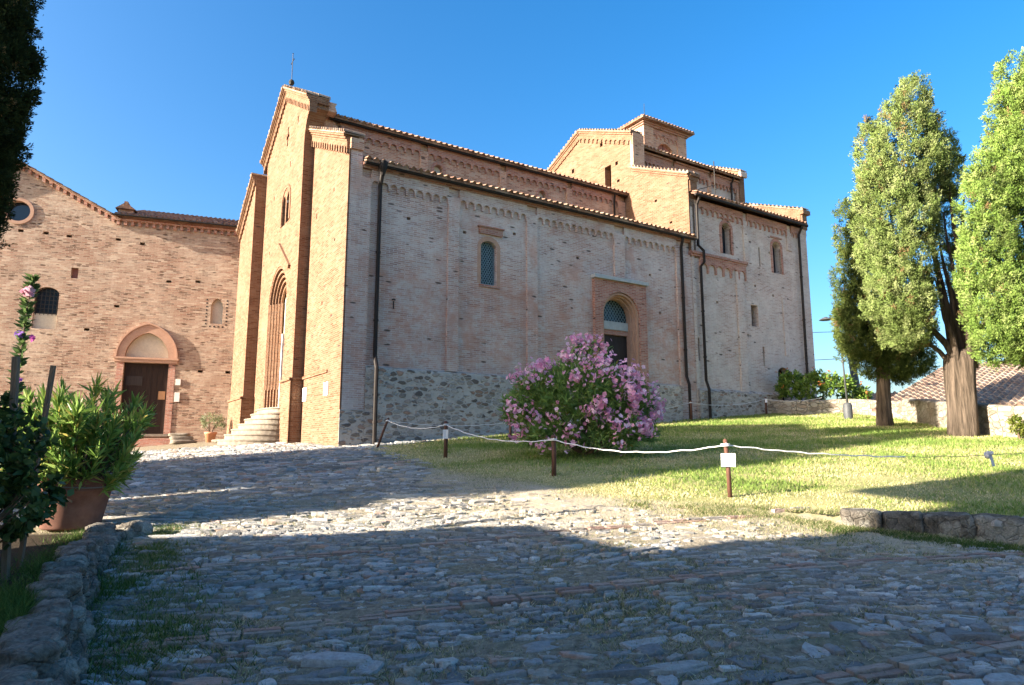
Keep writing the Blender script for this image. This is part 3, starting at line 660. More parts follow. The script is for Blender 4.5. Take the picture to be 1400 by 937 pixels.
    p = MB(); p.prism([(.302, 13.86), (.302, 14.22), (.60, 14.22), (.54, 14.08), (.62, 13.86)], [], lambda u, v, d: (u, d, v), 3.50, 4.3); p.prism([(.302, 13.2), (.302, 13.857), (.62, 13.857), (.85, 13.65), (1.0, 13.2)], [], lambda u, v, d: (u, d, v), 4.10, 4.3); p.build('gable_return', M['clerestory_brick'], CH)
    # raking cornices
    def rake(t0, t1, z0, slope, cnt, s0, name='raking_cornice', hl=.16, back=.3, mat='facade_brick'):
        p = MB(); f = lambda u, v, d: (d, u, v)
        corbels(p, t0, t1, cnt, z0 - .20, z0 - .36, hl, f, s0 - .08, s0 + .2, slope, .42)
        for k, (a, bb) in enumerate(((-.198, -.12), (-.117, -.04), (-.037, .06))):
            p.prism([(t0, z0 + a), (t1, z0 + a + slope * (t1 - t0)), (t1, z0 + bb + slope * (t1 - t0)), (t0, z0 + bb)], [], f, s0 - .10 - .05 * k, back)
        return p.build(name, M[mat], CH)
    rake(3.42, 7.15, 14.20, .555, 17, NF); rake(10.75, 7.155, 14.28, -.555, 17, NF)
    rake(.02, 4.2, 11.36, .45, 15, 0); rake(13.2, 10.32, 11.62, -.655, 12, -.8)
    def coping(name, n0, z0, n1, z1, s0, s1):
        p = MB(); L = hypot(n1 - n0, z1 - z0); u = Vector((0, n1 - n0, z1 - z0)).normalized()
        roof(p, (s0, n0, z0 - .03), (0, u.y, u.z), (1, 0, .04), L, s1 - s0, .24, .07, .4, .045); return p.build(name, M['tile_pale'], CH)
    coping('gable_coping', 3.43, 14.30, 7.15, 16.36, -.58, .34); coping('gable_coping', 10.8, 14.36, 7.15, 16.38, -.60, .36)
    coping('aisle_coping', -.08, 11.44, 4.2, 13.36, -.24, .48); coping('aisle_coping', 13.2, 11.72, 10.3, 13.62, -1.02, .3)
    p = MB(); p.box(.02, .45, -.08, .02, 10.95, 11.3); p.build('parapet_kneeler', M['clerestory_brick'], CH)
    # window pair, west portal
    p = MB(); p.box(-.04, -.02, 5.8, 7.2, 10.1, 11.6); g = p.build('twin_window', M['glass'], CH)
    p = MB(); p.tube([(-.27, 6.49, 10.25), (-.27, 6.49, 11.12)], .06, 8); p.box(-.33, -.2, 6.41, 6.57, 11.12, 11.22); p.build('colonnette', M['stone_trim'], g)
    p = MB(); archring(p, 6.49, .72, .58, 10.3, 11.15, 11.88, 11.72, W_, NF - .03, NF + .08); p.build('window_arch', M['facade_brick'], CH)
    p = MB(); O = NF + .02
    for k in range(5):
        hw = 1.415 - .145 * k; ap = 8.65 - .16 * k
        archring(p, 7.1, hw, hw - .075, 3.85, 7.35, ap, ap - .09, W_, O + .08 * k, O + .09 + .08 * k)
        for sg in (-1, 1): p.tube([(O + .08 * k + .05, 7.1 + sg * (hw - .11), 3.85), (O + .08 * k + .05, 7.1 + sg * (hw - .11), 7.35)], .04, 8)
    p.build('portal_arch', M['facade_brick'], CH)
    p = MB()
    for sg in (-1, 1):
        p = MB()
        for k in range(5): c = 7.1 + sg * (1.415 - .145 * k - .07); p.box(O + .08 * k - .01, .2, c - .073, c + .073, 2.2, 3.848)
        p.build('portal_base', M['facade_brick'], CH)
    p = MB(); p.prism([(6.3, 6.1), (7.9, 6.1), (7.9, 7.35)] + arch(7.1, .72, 7.35, 8.0) + [(6.3, 7.35)], [], W_, .13, .2); p.build('tympanum', M['plaster'], CH)
    p = MB(); p.box(.14, .2, 6.42, 7.75, 2.4, 6.09); p.build('portal_door', M['dark_wood'], CH)
    p = MB(); p.box(.06, .14, 7.70, 7.79, 3.0, 6.09); p.build('door_jamb', M['white'], CH)
    p = MB(); p.obox((NF - .045, 6.2, 8.9), Vector((0, -.81, -.59)), (1, 0, 0), Vector((0, .59, -.81)), 1.1, .05, .08); p.build('slanting_moulding', M['facade_brick'], CH)
    for n in (3.75, 1.35):
        p = MB(); p.box(-.03, .0, n - .22, n + .22, 3.15 + (.05 if n < 2 else 0), 3.62); p.build('wall_plaque', M['white'], CH)
    p = MB(); p.box(-.04, .0, 1.3, 4.1, 3.93, 4.02); p.build('string_course', M['facade_brick'], CH)
    for k in range(7):
        r = 1.82 - .235 * k; z = 1.86 + .195 * k
        p = MB(); prof = [(r, -.8 if k == 0 else -.24), (r, -.06), (r + .03, -.05), (r + .03, -.006), (r + .015, 0), (0.01, 0)]
        p.lathe(prof, 48, (NF, 7.1, z)); ky = (1.82 - .035 * k) / r; p.v = [(x, 7.1 + (y - 7.1) * ky, zq) for x, y, zq in p.v]; p.build('entrance_step', M['step_stone'], CH)
    p = MB(); p.lathe([(.0, -.12), (.08, -.1), (.12, 0), (.08, .1), (0, .12)], 12, (-.3, 6.9, 16.46)); q = p.build('finial', M['iron'], CH)
    p = MB(); p.tube([(-.3, 6.9, 16.5), (-.3, 6.9, 17.75)], .014, 6); p.tube([(-.3, 6.68, 17.4), (-.3, 7.12, 17.4)], .013, 6)
    for y, z in ((6.68, 17.4), (7.12, 17.4), (6.9, 17.76)): p.lathe([(0, -.03), (.03, 0), (0, .03)], 6, (-.3, y, z))
    p.build('iron_cross', M['iron'], q)
    # --- nave upper wall
    b = MB(); hs = [arch_hole(s, .2, 12.25, 12.95, 13.15, 6) for s in (5.15, 10.4)]
    b.prism([(.5, 10.9), (15.38, 10.9), (15.38, 13.86), (.5, 13.86)], hs, S_, 4.2, 4.5); b.prism([(.5, 10.9), (15.38, 10.9), (15.38, 13.86), (.5, 13.86)], [], S_, 4.6, 4.8)
    b.build('clerestory_wall', M['clerestory_brick'], CH)
    for s in (5.15, 10.4):
        p = MB(); p.box(s - .25, s + .25, 4.43, 4.47, 12.2, 13.2); p.build('clerestory_window', M['white'], CH)
        p = MB(); archring(p, s, .33, .2, 12.3, 12.95, 13.29, 13.155, S_, 4.17, 4.25); p.build('window_surround', M['trim_brick'], CH)
    for s0, s1 in ((4.3, 4.62), (8.1, 8.42), (11.75, 12.05), (14.9, 15.37)):
        p = MB(); p.box(s0, s1, 4.1, 4.25, 11, 13.55); p.build('pilaster_strip', M['clerestory_brick'], CH)
    for s0, s1, k in ((.95, 4.3, 10), (4.62, 8.1, 10), (8.42, 11.75, 10), (12.05, 14.9, 9)):
        p = MB(); corbels(p, s0, s1, k, 13.85, 13.52, .08, S_, 4.1, 4.25); p.build('arched_corbel_table', M['trim_brick'], CH)
    # --- roofs of nave and aisle
    p = MB(); roof(p, (.48, -.28, 10.615), (1, 0, 0), (0, 1, .34), 14.97, 4.75); p.build('aisle_roof', M['tile'], CH)
    p = MB(); roof(p, (.45, 3.88, 13.93), (1, 0, 0), (0, 1, .49), 14.95, 3.95); roof(p, (.45, 10.9, 13.93), (1, 0, 0), (0, -1, .49), 14.95, 3.95); p.build('nave_roof', M['tile'], CH)
    p = MB(); p.tube([(.47, -.19, 10.53), (15.45, -.19, 10.53)], .06, 8); p.build('gutter', M['gutter'], CH)
    p = MB(); p.tube([(.45, 3.98, 13.84), (15.38, 3.98, 13.84)], .055, 8); p.build('gutter', M['gutter'], CH)
    # north side, closing the volume
    b = MB(); b.box(.5, 23.6, 16.6, 17.0, GB, 11.5); b.box(.5, 23.6, 10.5, 10.8, 9, 13.85); b.box(.6, 23.6, 10.6, 17.3, 11.4, 11.6); b.box(23.3, 23.78, .3, 17.0, GB, 12.3); b.build('north_wall', M['side_brick'], CH)
    # --- chancel (raised east part)
    b = MB()
    holes = [arch_hole(17.8, .31, 10.3, 11.55, 11.78, 6), arch_hole(21.42, .32, 9.9, 11.2, 11.5, 6), rect(20.05, 20.17, 10.05, 11.0), rect(19.95, 20.07, 5.3, 6.2), rect(15.60, 15.72, 5.25, 6.25), rect(19.27, 19.76, 7.1, 8.12), arch_hole(21.38, .4, GB + .2, 5.1, 5.32, 6)]
    for s, z in ((19.4, 8.9 + 2.2), (20.8, 10.8), (16.9, 7.9), (19.6, 9.0), (21.9, 6.1), (20.9, 8.7), (18.9, 6.6)): holes.append(rect(s, s + .14, z, z + .11))
    b.prism([(15.39, GB), (23.8, GB), (23.8, 12.5), (15.39, 12.5)], holes, S_, .06, .4); b.prism([(15.39, GB), (23.8, GB), (23.8, 12.5), (15.39, 12.5)], [], S_, .62, .9)
    b.build('chancel_side_wall', M['chancel_brick'], CH)
    for c, hw, z0, sp, ap in ((17.8, .31, 10.3, 11.55, 11.78), (21.42, .32, 9.9, 11.2, 11.5)):
        p = MB(); p.box(c - .4, c + .4, .42, .46, z0 - .1, ap + .1); p.build('chancel_window', M['glass'], CH)
        p = MB(); archring(p, c, hw + .14, hw, z0, sp, ap + .15, ap + .005, S_, .035, .15); p.build('window_surround', M['trim_brick'], CH)
        p = MB(); p.box(c - .42, c + .42, .0, .2, ap + .16, ap + .22); p.build('window_hood', M['trim_brick'], CH)
    for s0, s1, z0, z1 in ((20.06, 20.16, 10.04, 11.01), (19.96, 20.06, 5.29, 6.21), (15.61, 15.71, 5.24, 6.26)):
        p = MB(); p.box(s0 - .03, s1 + .03, .17, .2, z0 - .05, z1 + .05); p.build('arrow_slit', M['iron'], CH)
    p = MB(); p.box(20.9, 21.9, .44, .5, GB, 5.4); p.build('side_door', M['dark_wood'], CH)
    for s0, s1, z0, z1, y in ((15.39, 15.55, GB, 12.1, 0.0), (18.26, 18.76, 3.7, 9.55, -.02), (18.95, 19.25, 10.1, 12.1, 0.0), (22.25, 22.6, 11.2, 12.1, 0.0), (21.6, 21.95, 5.9, 8.75, .02), (23.3, 23.83, GB, 12.5, .0)):
        p = MB(); p.box(s0, s1, y, .2, z0, z1); p.build('pilaster_strip', M['chancel_brick'], CH)
    for s0, s1, k in ((15.9, 18.95, 9), (19.25, 22.25, 9), (22.6, 23.3, 3)):
        p = MB(); corbels(p, s0, s1, k, 12.5, 12.18, .14, S_, -.02, .2); p.build('arched_corbel_table', M['trim_brick'], CH)
    p = MB(); corbels(p, 15.9, 18.96, 6, 9.85, 9.62, .22, S_, -.03, .2, 0, .16); p.box(15.3, 19.0, -.05, .2, 9.852, 9.95); p.box(15.3, 19.03, -.11, .2, 9.953, 10.06); p.build('corbelled_band', M['trim_brick'], CH)
    p = MB(); p.prism([(-.14, GB), (-.14, 3.95), (.1, 4.1), (.1, GB)], [], lambda u, v, d: (d, u, v), 15.4, 20.9); p.build('rubble_plinth', M['rubble'], CH)
    # west face of the chancel above the roofs
    b = MB(); b.prism([(.06, 9.8), (3.6, 9.8), (3.6, 15.1), (.06, 13.5)], [rect(1.9, 2.05, 12.9, 13.02), rect(1.0, 1.15, 11.6, 11.7), rect(3.0, 3.12, 12.9, 13.0)], W_, 15.4, 15.75)
    b.prism([(-.012, 9.8), (3.6, 9.8), (3.6, 15.1), (-.012, 13.47)], [rect(1.9, 2.05, 12.9, 13.02), rect(1.0, 1.15, 11.6, 11.7)], W_, 15.33, 15.385)
    b.prism([(3.603, 10), (11.6, 10), (11.6, 16.85), (7.6, 18.62), (3.603, 16.95)], [rect(5.13, 5.62, 14.75, 15.95), rect(5.75, 5.95, 17.2, 17.45), rect(8.2, 8.4, 16.6, 16.85), rect(4.6, 4.8, 15.75, 15.95), rect(4.5, 4.7, 14.8, 14.95)], W_, 15.4, 15.75)
    b.prism([(3.7, 10), (11.6, 10), (11.6, 16.8), (7.6, 18.5), (3.7, 16.85)], [], W_, 15.85, 15.95)
    b.prism([(.1, 9.8), (3.7, 9.8), (3.7, 15.0), (.1, 13.4)], [], W_, 15.8, 15.95)
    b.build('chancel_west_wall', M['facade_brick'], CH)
    def rake2(t0, t1, z0, slope, cnt, s0, corb=True, name='raking_cornice'):
        p = MB(); f = lambda u, v, d: (d, u, v)
        if corb: corbels(p, t0, t1, cnt, z0 - .2, z0 - .38, .12, f, s0 - .07, s0 + .1, slope, .38)
        for k, (a, bb) in enumerate(((-.2, -.1), (-.097, 0), (.003, .1))):
            p.prism([(t0, z0 + a), (t1, z0 + a + slope * (t1 - t0)), (t1, z0 + bb + slope * (t1 - t0)), (t0, z0 + bb)], [], f, s0 - .08 - .05 * k, s0 + .5)
        return p.build(name, M['facade_brick'], CH)
    rake2(3.45, 7.6, 16.95, .43, 12, 15.4); rake2(11.75, 7.605, 16.9, -.43, 12, 15.4); rake2(-.08, 3.55, 13.5, .44, 10, 15.4, False)
    coping('chancel_coping', -.15, 13.62, 3.6, 15.27, 15.2, 16.0); coping('chancel_coping', 3.4, 17.05, 7.6, 18.85, 15.2, 16.0); coping('chancel_coping', 11.8, 17.0, 7.61, 18.85, 15.2, 16.0)
    p = MB(); p.box(15.35, 16.1, 3.42, 3.62, 15.25, 17.0); p.build('parapet_kneeler', M['clerestory_brick'], CH)
    p = MB(); p.box(15.42, 15.85, -.06, .05, 12.8, 13.5); p.box(15.38, 15.95, -.16, .05, 13.49, 13.6); p.build('parapet_kneeler', M['facade_brick'], CH)
    # upper chancel wall, corbels, roofs
    b = MB(); b.box(15.95, 24.0, 4.1, 4.5, 12, 16.6); b.box(15.95, 24.0, 10.9, 11.2, 12, 16.6); b.box(23.6, 24.1, 4.1, 11.2, 10, 16.6); b.build('upper_chancel_wall', M['chancel_brick'], CH)
    for s0, s1, k in ((16.0, 18.6, 9), (18.8, 21.4, 9), (21.6, 23.9, 8)):
        p = MB(); corbels(p, s0, s1, k, 16.4, 16.0, .14, S_, 3.98, 4.2); p.box(s0, s1, 3.9, 4.2, 16.403, 16.5); p.build('arched_corbel_table', M['trim_brick'], CH)
    for s in (18.6, 21.4, 23.75):
        p = MB(); p.box(s, s + .22, 4.0, 4.2, 13, 16.2); p.build('pilaster_strip', M['clerestory_brick'], CH)
    p = MB(); roof(p, (15.95, 3.65, 16.58), (1, 0, 0), (0, 1, .43), 8.0, 4.25); roof(p, (15.95, 11.6, 16.58), (1, 0, 0), (0, -1, .43), 8.0, 4.3); p.build('upper_chancel_roof', M['tile'], CH)
    p = MB(); roof(p, (15.5, -.34, 12.66), (1, 0, 0), (0, 1, .36), 8.05, 4.7); p.build('lower_chancel_roof', M['tile'], CH)
    p = MB(); p.tube([(15.45, -.30, 12.575), (23.55, -.30, 12.575)], .06, 8); p.build('gutter', M['gutter'], CH)
    # east parapets
    b = MB(); b.prism([(.05, 12.2), (3.9, 12.2), (3.9, 15.05), (.05, 13.55)], [], W_, 23.55, 23.95); b.prism([(3.905, 12.4), (11.2, 12.4), (11.2, 17.3), (7.6, 18.85), (3.905, 17.05)], [], W_, 23.9, 24.3); b.build('east_parapet', M['facade_brick'], CH)
    coping('east_coping', -.12, 13.56, 3.9, 15.13, 23.5, 24.05); coping('east_coping', 3.75, 17.08, 7.6, 18.93, 23.82, 24.38)
    p = MB(); p.box(23.5, 24.1, -.15, .05, 13.29, 13.5); p.box(23.58, 23.95, -.03, .05, 12.5, 13.3); p.build('parapet_kneeler', M['facade_brick'], CH)
    p = MB(); p.box(23.86, 24.4, 3.75, 3.9, 16.75, 17.05); p.build('parapet_kneeler', M['chancel_brick'], CH)
    # iron stay on the lower chancel roof
    p = MB(); p.tube([(18.2, .9, 13.0), (18.2, .9, 15.2)], .025, 6); p.tube([(18.2, .9, 14.0), (16.3, 1.5, 13.3)], .018, 6); p.build('roof_mast', M['iron'], CH)
    # --- bell tower
    t = MB(); x0, x1, y0, y1 = 19.6, 23.0, 7.0, 10.4
    t.prism([(x0, 15), (x1, 15), (x1, 20.1), (x0, 20.1)], [arch_hole(21.3, .62, 17.6, 18.9, 19.3, 8)], S_, y0, y0 + .3); t.box(x0, x0 + .3, y0 + .305, y1, 15, 20.1); t.box(x1 - .3, x1, y0 + .305, y1, 15, 20.1); t.box(x0 + .305, x1 - .305, y1 - .3, y1, 15, 20.1)
    t.box(x0 + .31, x1 - .31, y0 + .6, y0 + .7, 15, 20.1)
    tw = t.build('bell_tower', M['clerestory_brick'], CH)
    p = MB(); p.box(20.6, 21.27, y0 + .18, y0 + .24, 17.6, 19.4); p.box(21.33, 22.0, y0 + .18, y0 + .24, 17.6, 19.4); p.build('belfry_shutter', M['slate'], tw)
    p = MB()
    for a in (x0 - .04, x1 - .7): p.box(a, a + .74, y0 - .06, y0 + .1, 15, 20.05)
    p.box(x0 - .05, x0 + .1, y0 + .11, y0 + .75, 15, 20.05); p.box(x0 - .05, x0 + .1, y1 - .7, y1, 15, 20.05)
    p.build('corner_pilaster', M['clerestory_brick'], tw)
    p = MB(); corbels(p, x0 + .7, x1 - .7, 6, 20.0, 19.7, .1, S_, y0 - .05, y0 + .1); p.box(x0 - .12, x1 + .12, y0 - .12, y1 + .1, 20.06, 20.16); p.box(x0 - .2, x1 + .2, y0 - .2, y1 + .2, 20.163, 20.26); p.build('arched_corbel_table', M['trim_brick'], tw)
    r_ = MB(); e = .42; ap = Vector(((x0 + x1) / 2, (y0 + y1) / 2, 21.15))
    cs = [Vector((x0 - e, y0 - e, 20.28)), Vector((x1 + e, y0 - e, 20.28)), Vector((x1 + e, y1 + e, 20.28)), Vector((x0 - e, y1 + e, 20.28))]
    r_.add([*cs, ap, *[c + Vector((0, 0, .1)) for c in cs]], [(0, 3, 2, 1), (0, 1, 6, 5), (1, 2, 7, 6), (2, 3, 8, 7), (3, 0, 5, 8), (5, 6, 4), (6, 7, 4), (7, 8, 4), (8, 5, 4)])
    for k in range(4):
        a, bq = cs[k] + Vector((0, 0, .1)), cs[(k + 1) % 4] + Vector((0, 0, .1)); nn = 17
        for q in range(nn):
            f = (q + .5) / nn; p0 = a.lerp(bq, f); mid = (a + bq) / 2; tpar = 1 - abs(f - .5) * 2; p1 = p0 + (ap - mid) * tpar * .98
            r_.tube([p0, p1], .085, 6)
    r_.build('pyramid_roof', M['tile'], tw)
    p = MB(); p.lathe([(.12, -.1), (.12, .05), (.04, .12), (.015, .2), (.012, .9), (0, .91)], 8, (ap.x - 1.6, ap.y - 1.7, 20.5)); p.build('lightning_rod', M['iron'], tw)
    # --- rainwater pipes
    def pipe(pts, r=.062, mat='gutter'):
        p = MB(); p.tube(pts, r, 8)
        for a, bq in zip(pts[:-1], pts[1:]):
            a, bq = Vector(a), Vector(bq)
            if abs(a.z - bq.z) > 2:
                k = int(abs(a.z - bq.z) / 2)
                for i in range(1, k + 1):
                    c = a.lerp(bq, i / (k + .5)); p.lathe([(r + .018, -.03), (r + .018, .03)], 8, c)
        p.build('downpipe', M[mat], CH)
    pipe([(1.05, -.19, 10.5), (1.05, -.15, 10.2), (1.05, -.02, 9.9), (1.05, -.02, 4.4), (1.05, -.2, 4.0), (1.05, -.2, 1.5)], .068)
    p = MB(); p.lathe([(.06, -.3), (.14, -.05), (.16, .12), (.16, .16), (0, .16)], 10, (1.05, -.2, 10.5)); p.build('rain_head', M['gutter'], CH)
    pipe([(14.7, -.19, 10.5), (14.7, -.06, 10.1), (14.7, -.08, 4.5), (14.7, -.2, 4.15), (14.7, -.2, 2.4)])
    pipe([(15.75, -.30, 12.55), (15.75, -.08, 12.2), (15.75, -.08, 10.35), (15.95, -.2, 10.1), (15.95, -.2, 9.6), (15.85, -.08, 9.4), (15.85, -.1, 4.4), (15.85, -.24, 4.0), (15.85, -.24, 2.4)])
    pipe([(23.1, -.3, 12.5), (23.1, -.08, 12.1), (23.02, -.08, 4.5), (23.02, -.1, 2.5)])
    pipe([(14.6, 3.98, 13.8), (14.6, 4.04, 13.4), (14.6, 4.05, 11.8)], .05)
    pipe([(23.2, 3.7, 16.5), (23.2, 3.92, 16.2), (23.2, 3.95, 14.3)], .055)
    p = MB(); p.rock((23.98, .6, 9.6), (.3, .3, .45), 0, 3); p.build('corner_lamp', M['iron'], CH)
    # sockets and anchors seen on the long wall
    p = MB(); p.tube([(1.65, .06, 5.95), (1.65, .06, 6.2)], .02, 6); p.lathe([(.05, -.02), (.07, 0), (.05, .02)], 8, (1.65, .06, 6.25)); p.build('iron_tie', M['iron'], CH)
church()

# ================================================================== CONVENT WING
WG = empty('convent_wing', (-13.6586, 33.3664, 0), radians(19.6))
tag(WG, 'long brick and stone convent wing joining the left of the church front', 'convent')
def wing():
    holes = [arch_hole(-8.52, .48, 7.0, 8.72, 8.98, 6), rect(-7.66, -7.37, 9.48, 10.0), arch_hole(-1.23, .27, 7.68, 8.55, 8.98, 6), rect(-5.12, -3.2, 2.2, 5.58), arch_hole(-4.17, .93, 5.82, 5.86, 7.05, 10), circle(-10.03, 12.5, .5)]
    rr = random.Random(3)
    for x, z in ((-9.95, 11.5), (-8.95, 11.5), (-8.0, 11.45), (-5.95, 11.5), (-4.9, 11.4), (-5.75, 8.2), (-2.3, 9.7), (-6.9, 7.0), (-1.9, 5.2), (-.65, 5.2), (-3.6, 9.6)): holes.append(rect(x, x + .22, z, z + .13))
    out = [(-14.4, GB), (.45, GB), (.45, 12.6), (-6.1, 12.6), (-10.2, 14.85), (-14.4, 12.6)]
    b = MB(); b.prism(out, holes, S_, 0, .26); b.prism([(x, z - .05) for x, z in out], [], S_, .5, .75)
    b.box(-14.4, -14.0, .76, 8, GB, 12.5); b.box(-14.0, 2, 7.6, 8, GB, 12.5); b.build('front_wall', M['wing_brick'], WG)
    bl = MB(); bl.box(-14.3, .45, .262, .27, GB, 12.5); bl.build('recess_backing', M['wing_brick'], WG) if False else None
    # openings
    p = MB(); p.box(-9.05, -8.0, .30, .34, 6.95, 9.05); w = p.build('barred_window', M['glass'], WG)
    p = MB(); p.box(-9.0, -8.04, .14, .29, 6.99, 7.72); p.build('blocked_lower_panel', M['plaster'], w)
    p = MB()
    for i in range(6): x = -8.93 + i * .163; p.tube([(x, .12, 7.66), (x, .12, 8.95)], .014, 6)
    for i in range(6): z = 7.76 + i * .2; p.tube([(-9.0, .11, z), (-8.04, .11, z)], .012, 6)
    p.build('window_grille', M['iron'], w)
    p = MB(); p.box(-7.7, -7.3, .2, .25, 9.4, 10.05); p.build('slot_panel', M['slate'], WG)
    p = MB(); p.box(-1.55, -.9, .2, .245, 7.6, 9.05); n_ = p.build('blind_niche', M['plaster'], WG)
    for x, z in [(x, 7.62 + i * .175) for i in range(8) for x in (-1.70, -.77)] + [(-1.5 + i * .19, 7.5) for i in range(4)]:
        p = MB(); p.box(x - .035, x + .035, -.006, .01, z, z + .07); p.build('vent_hole', M['iron'], n_)
    p = MB(); p.prism(circle(-10.03, 12.5, .56), [], S_, .28, .32); g = p.build('round_window', M['glass'], WG)
    p = MB(); o = circle(-10.03, 12.5, .64); i = circle(-10.03, 12.5, .49); ring_prism(p, o + o[:1], i + i[:1], S_, -.05, .15); p.build('window_ring', M['pink_trim'], g)
    p = MB(); p.box(-5.2, -3.1, .18, .24, 2.15, 5.6)
    for k in range(1, 8): x = -5.12 + 1.92 * k / 8; p.box(x - .008, x + .008, .17, .18, 2.2, 5.58)
    d = p.build('door', M['dark_wood'], WG)
    p = MB(); p.box(-3.58, -3.28, .15, .17, 3.85, 4.25); p.build('door_notice', M['notice'], d)
    p = MB(); p.box(-5.0, -4.3, .15, .168, 4.5, 4.95); p.build('worn_patch', M['grey_wood'], d)
    p = MB(); p.box(-5.3, -3.05, .16, .24, 5.75, 7.1); p.build('door_lunette', M['plaster'], WG)
    p = MB(); archring(p, -4.17, 1.27, .93, 5.84, 5.86, 7.45, 7.05, S_, -.07, .2); p.build('door_arch', M['pink_trim'], WG)
    p = MB(); archring(p, -4.17, 1.34, 1.275, 5.84, 5.86, 7.53, 7.455, S_, -.12, .05); p.build('arch_moulding', M['pink_trim'], WG)
    p = MB(); p.box(-5.52, -2.82, -.10, .2, 5.60, 5.74); p.box(-5.56, -2.78, -.14, .2, 5.743, 5.835); p.build('door_lintel', M['pink_trim'], WG)
    for x0, x1 in ((-5.42, -5.125), (-3.195, -2.9)): p = MB(); p.box(x0, x1, -.025, .2, 2.2, 5.595); p.build('door_jamb', M['trim_brick'], WG)
    p = MB(); p.box(-5.3, -3.0, -.12, .2, 2.08, 2.195); p.build('threshold', M['step_stone'], WG)
    for k in range(3): p = MB(); p.box(-5.3 - .05 * k, -2.7 + .1 * k, -.45 - .32 * k, -.1 if k == 0 else -.44 - .32 * (k - 1), .8, 2.0 - .16 * k); p.build('brick_step', M['trim_brick'], WG)
    for z0, z1 in ((4.55, 4.85), (3.75, 4.2)): p = MB(); p.box(-2.85, -2.62, -.05, .0, z0, z1); p.build('wall_plaque', M['white'], WG)
    # eaves
    p = MB()
    for k in range(20): x = -5.95 + k * .31; p.box(x, x + .13, -.12, .05, 12.3, 12.5)
    p.box(-6.1, .25, -.16, .05, 12.503, 12.6); p.box(-6.1, .25, -.10, .3, 12.603, 12.70); p.box(-6.1, .25, .0, .3, 12.703, 12.84); p.build('eaves_cornice', M['trim_brick'], WG)
    p = MB()
    for x0, x1 in ((-6.0, -10.2), (-14.3, -10.2)):
        sl = (14.95 - 12.72) / abs(x1 - x0) * (1 if x1 > x0 else -1); n = 14
        for k in range(n):
            a = x0 + (x1 - x0) * (k + .2) / n; c = a + (x1 - x0) / n * .45; za = 12.72 + sl * (a - x0); zc = 12.72 + sl * (c - x0)
            p.prism([(a, za - .36), (c, zc - .36), (c, zc - .16), (a, za - .16)] if x1 > x0 else [(c, zc - .36), (a, za - .36), (a, za - .16), (c, zc - .16)], [], S_, -.12, .05)
        p.prism([(x0, 12.72 - .155), (x1, 14.95 - .155), (x1, 14.95 - .03), (x0, 12.72 - .03)], [], S_, -.17, .05)
    p.build('gable_cornice', M['trim_brick'], WG)
    p = MB(); roof(p, (-6.05, -.34, 12.72), (1, 0, 0), (0, 1, .36), 6.35, 7.5); r_ = p.build('tiled_roof', M['tile'], WG)
    p = MB(); roof(p, (-5.75, 8, 12.55), (0, -1, 0), (-1, 0, .53), 8.25, 5.1, .25, .05); roof(p, (-14.6, -.25, 12.55), (0, 1, 0), (1, 0, .53), 8.25, 5.0, .25, .05); p.build('gable_roof', M['tile'], WG)
    c = MB(); c.box(-6.08, -5.42, .6, 1.2, 12.8, 13.30); q = c.build('chimney', M['clerestory_brick'], r_)
    c = MB(); c.add([(-6.2, .45, 13.30), (-5.3, .45, 13.30), (-5.3, 1.35, 13.30), (-6.2, 1.35, 13.30), (-5.75, .4, 13.62), (-5.75, 1.4, 13.62), (-6.2, .45, 13.36), (-5.3, .45, 13.36)], [(0, 3, 2, 1), (0, 1, 4), (2, 3, 5), (1, 2, 5, 4), (3, 0, 4, 5)]); c.box(-5.83, -5.67, .5, 1.3, 13.58, 13.70); c.build('chimney_cap', M['tile'], r_)
    p = MB(); p.tube([(-.1, -.3, 12.6), (-.15, -.1, 12.3), (-.17, -.08, 9.6)], .07, 8); p.build('downpipe', M['gutter'], WG)
    p = MB(); p.tube([(-.17, -.08, 9.6), (-.17, -.08, 2.9), (-.12, -.2, 2.7), (-.12, -.2, 1.5)], .06, 8); p.build('lower_downpipe', M['grey_pipe'], WG)
    p = MB(); p.tube([(-6.1, -.40, 12.70), (.2, -.40, 12.70)], .05, 8); p.build('gutter', M['gutter'], WG)
wing()

# ================================================================== WALLS, KERB
def polyline(pts, step):
    out = []; pts = [Vector((*p, 0)) for p in pts]
    for a, b in zip(pts[:-1], pts[1:]):
        k = max(1, int((b - a).length / step))
        for i in range(k): out.append((a.lerp(b, (i + .5) / k), (b - a).normalized(), (b - a).length / k))
    return out

def retaining_wall():
    b = MB(); rr = random.Random(4); k = 0
    for c, d, L in polyline(WALLL, .23):
        nrm = Vector((-d.y, d.x, 0)); nrm = nrm if nrm.dot(Vector((-1, -.3, 0))) > 0 else -nrm
        g = T(c.x + .45, c.y + .1) - .02; az = atan2(d.y, d.x)
        for lvl in range(3):
            fall = .12 + .88 * min(1, max(0, (7.3 - c.y) / 2.4)); h = (.15, .14, .12)[lvl]; off = nrm * (.09 + .04 * lvl + rr.uniform(-.02, .03)) + d * rr.uniform(-.05, .05)
            b.rock(c + off + Vector((0, 0, g + .04 + lvl * .115 * fall)), (L * rr.uniform(.8, 1.3), rr.uniform(.16, .30), h * rr.uniform(.95, 1.3) * (.7 + .3 * fall)), az + rr.uniform(-.15, .15), 100 + k, 8, .15, 4.2, (rr.uniform(-.12, .12), rr.uniform(-.1, .1))); k += 1
    for (x, y, s) in ((-4.12, 7.50, .34), (-4.42, 7.42, .3), (-4.3, 7.2, .26)): b.rock((x, y, T(-3.9, 7.6) + .02), (s, s * .8, .26), 1, k, 7, .16, 3.6); k += 1
    o = b.build('retaining_wall', M['rockgrey'], None, True, uv=False)
    tag(o, 'low rough stone wall holding up the planted bed at the left', 'garden wall')
retaining_wall()

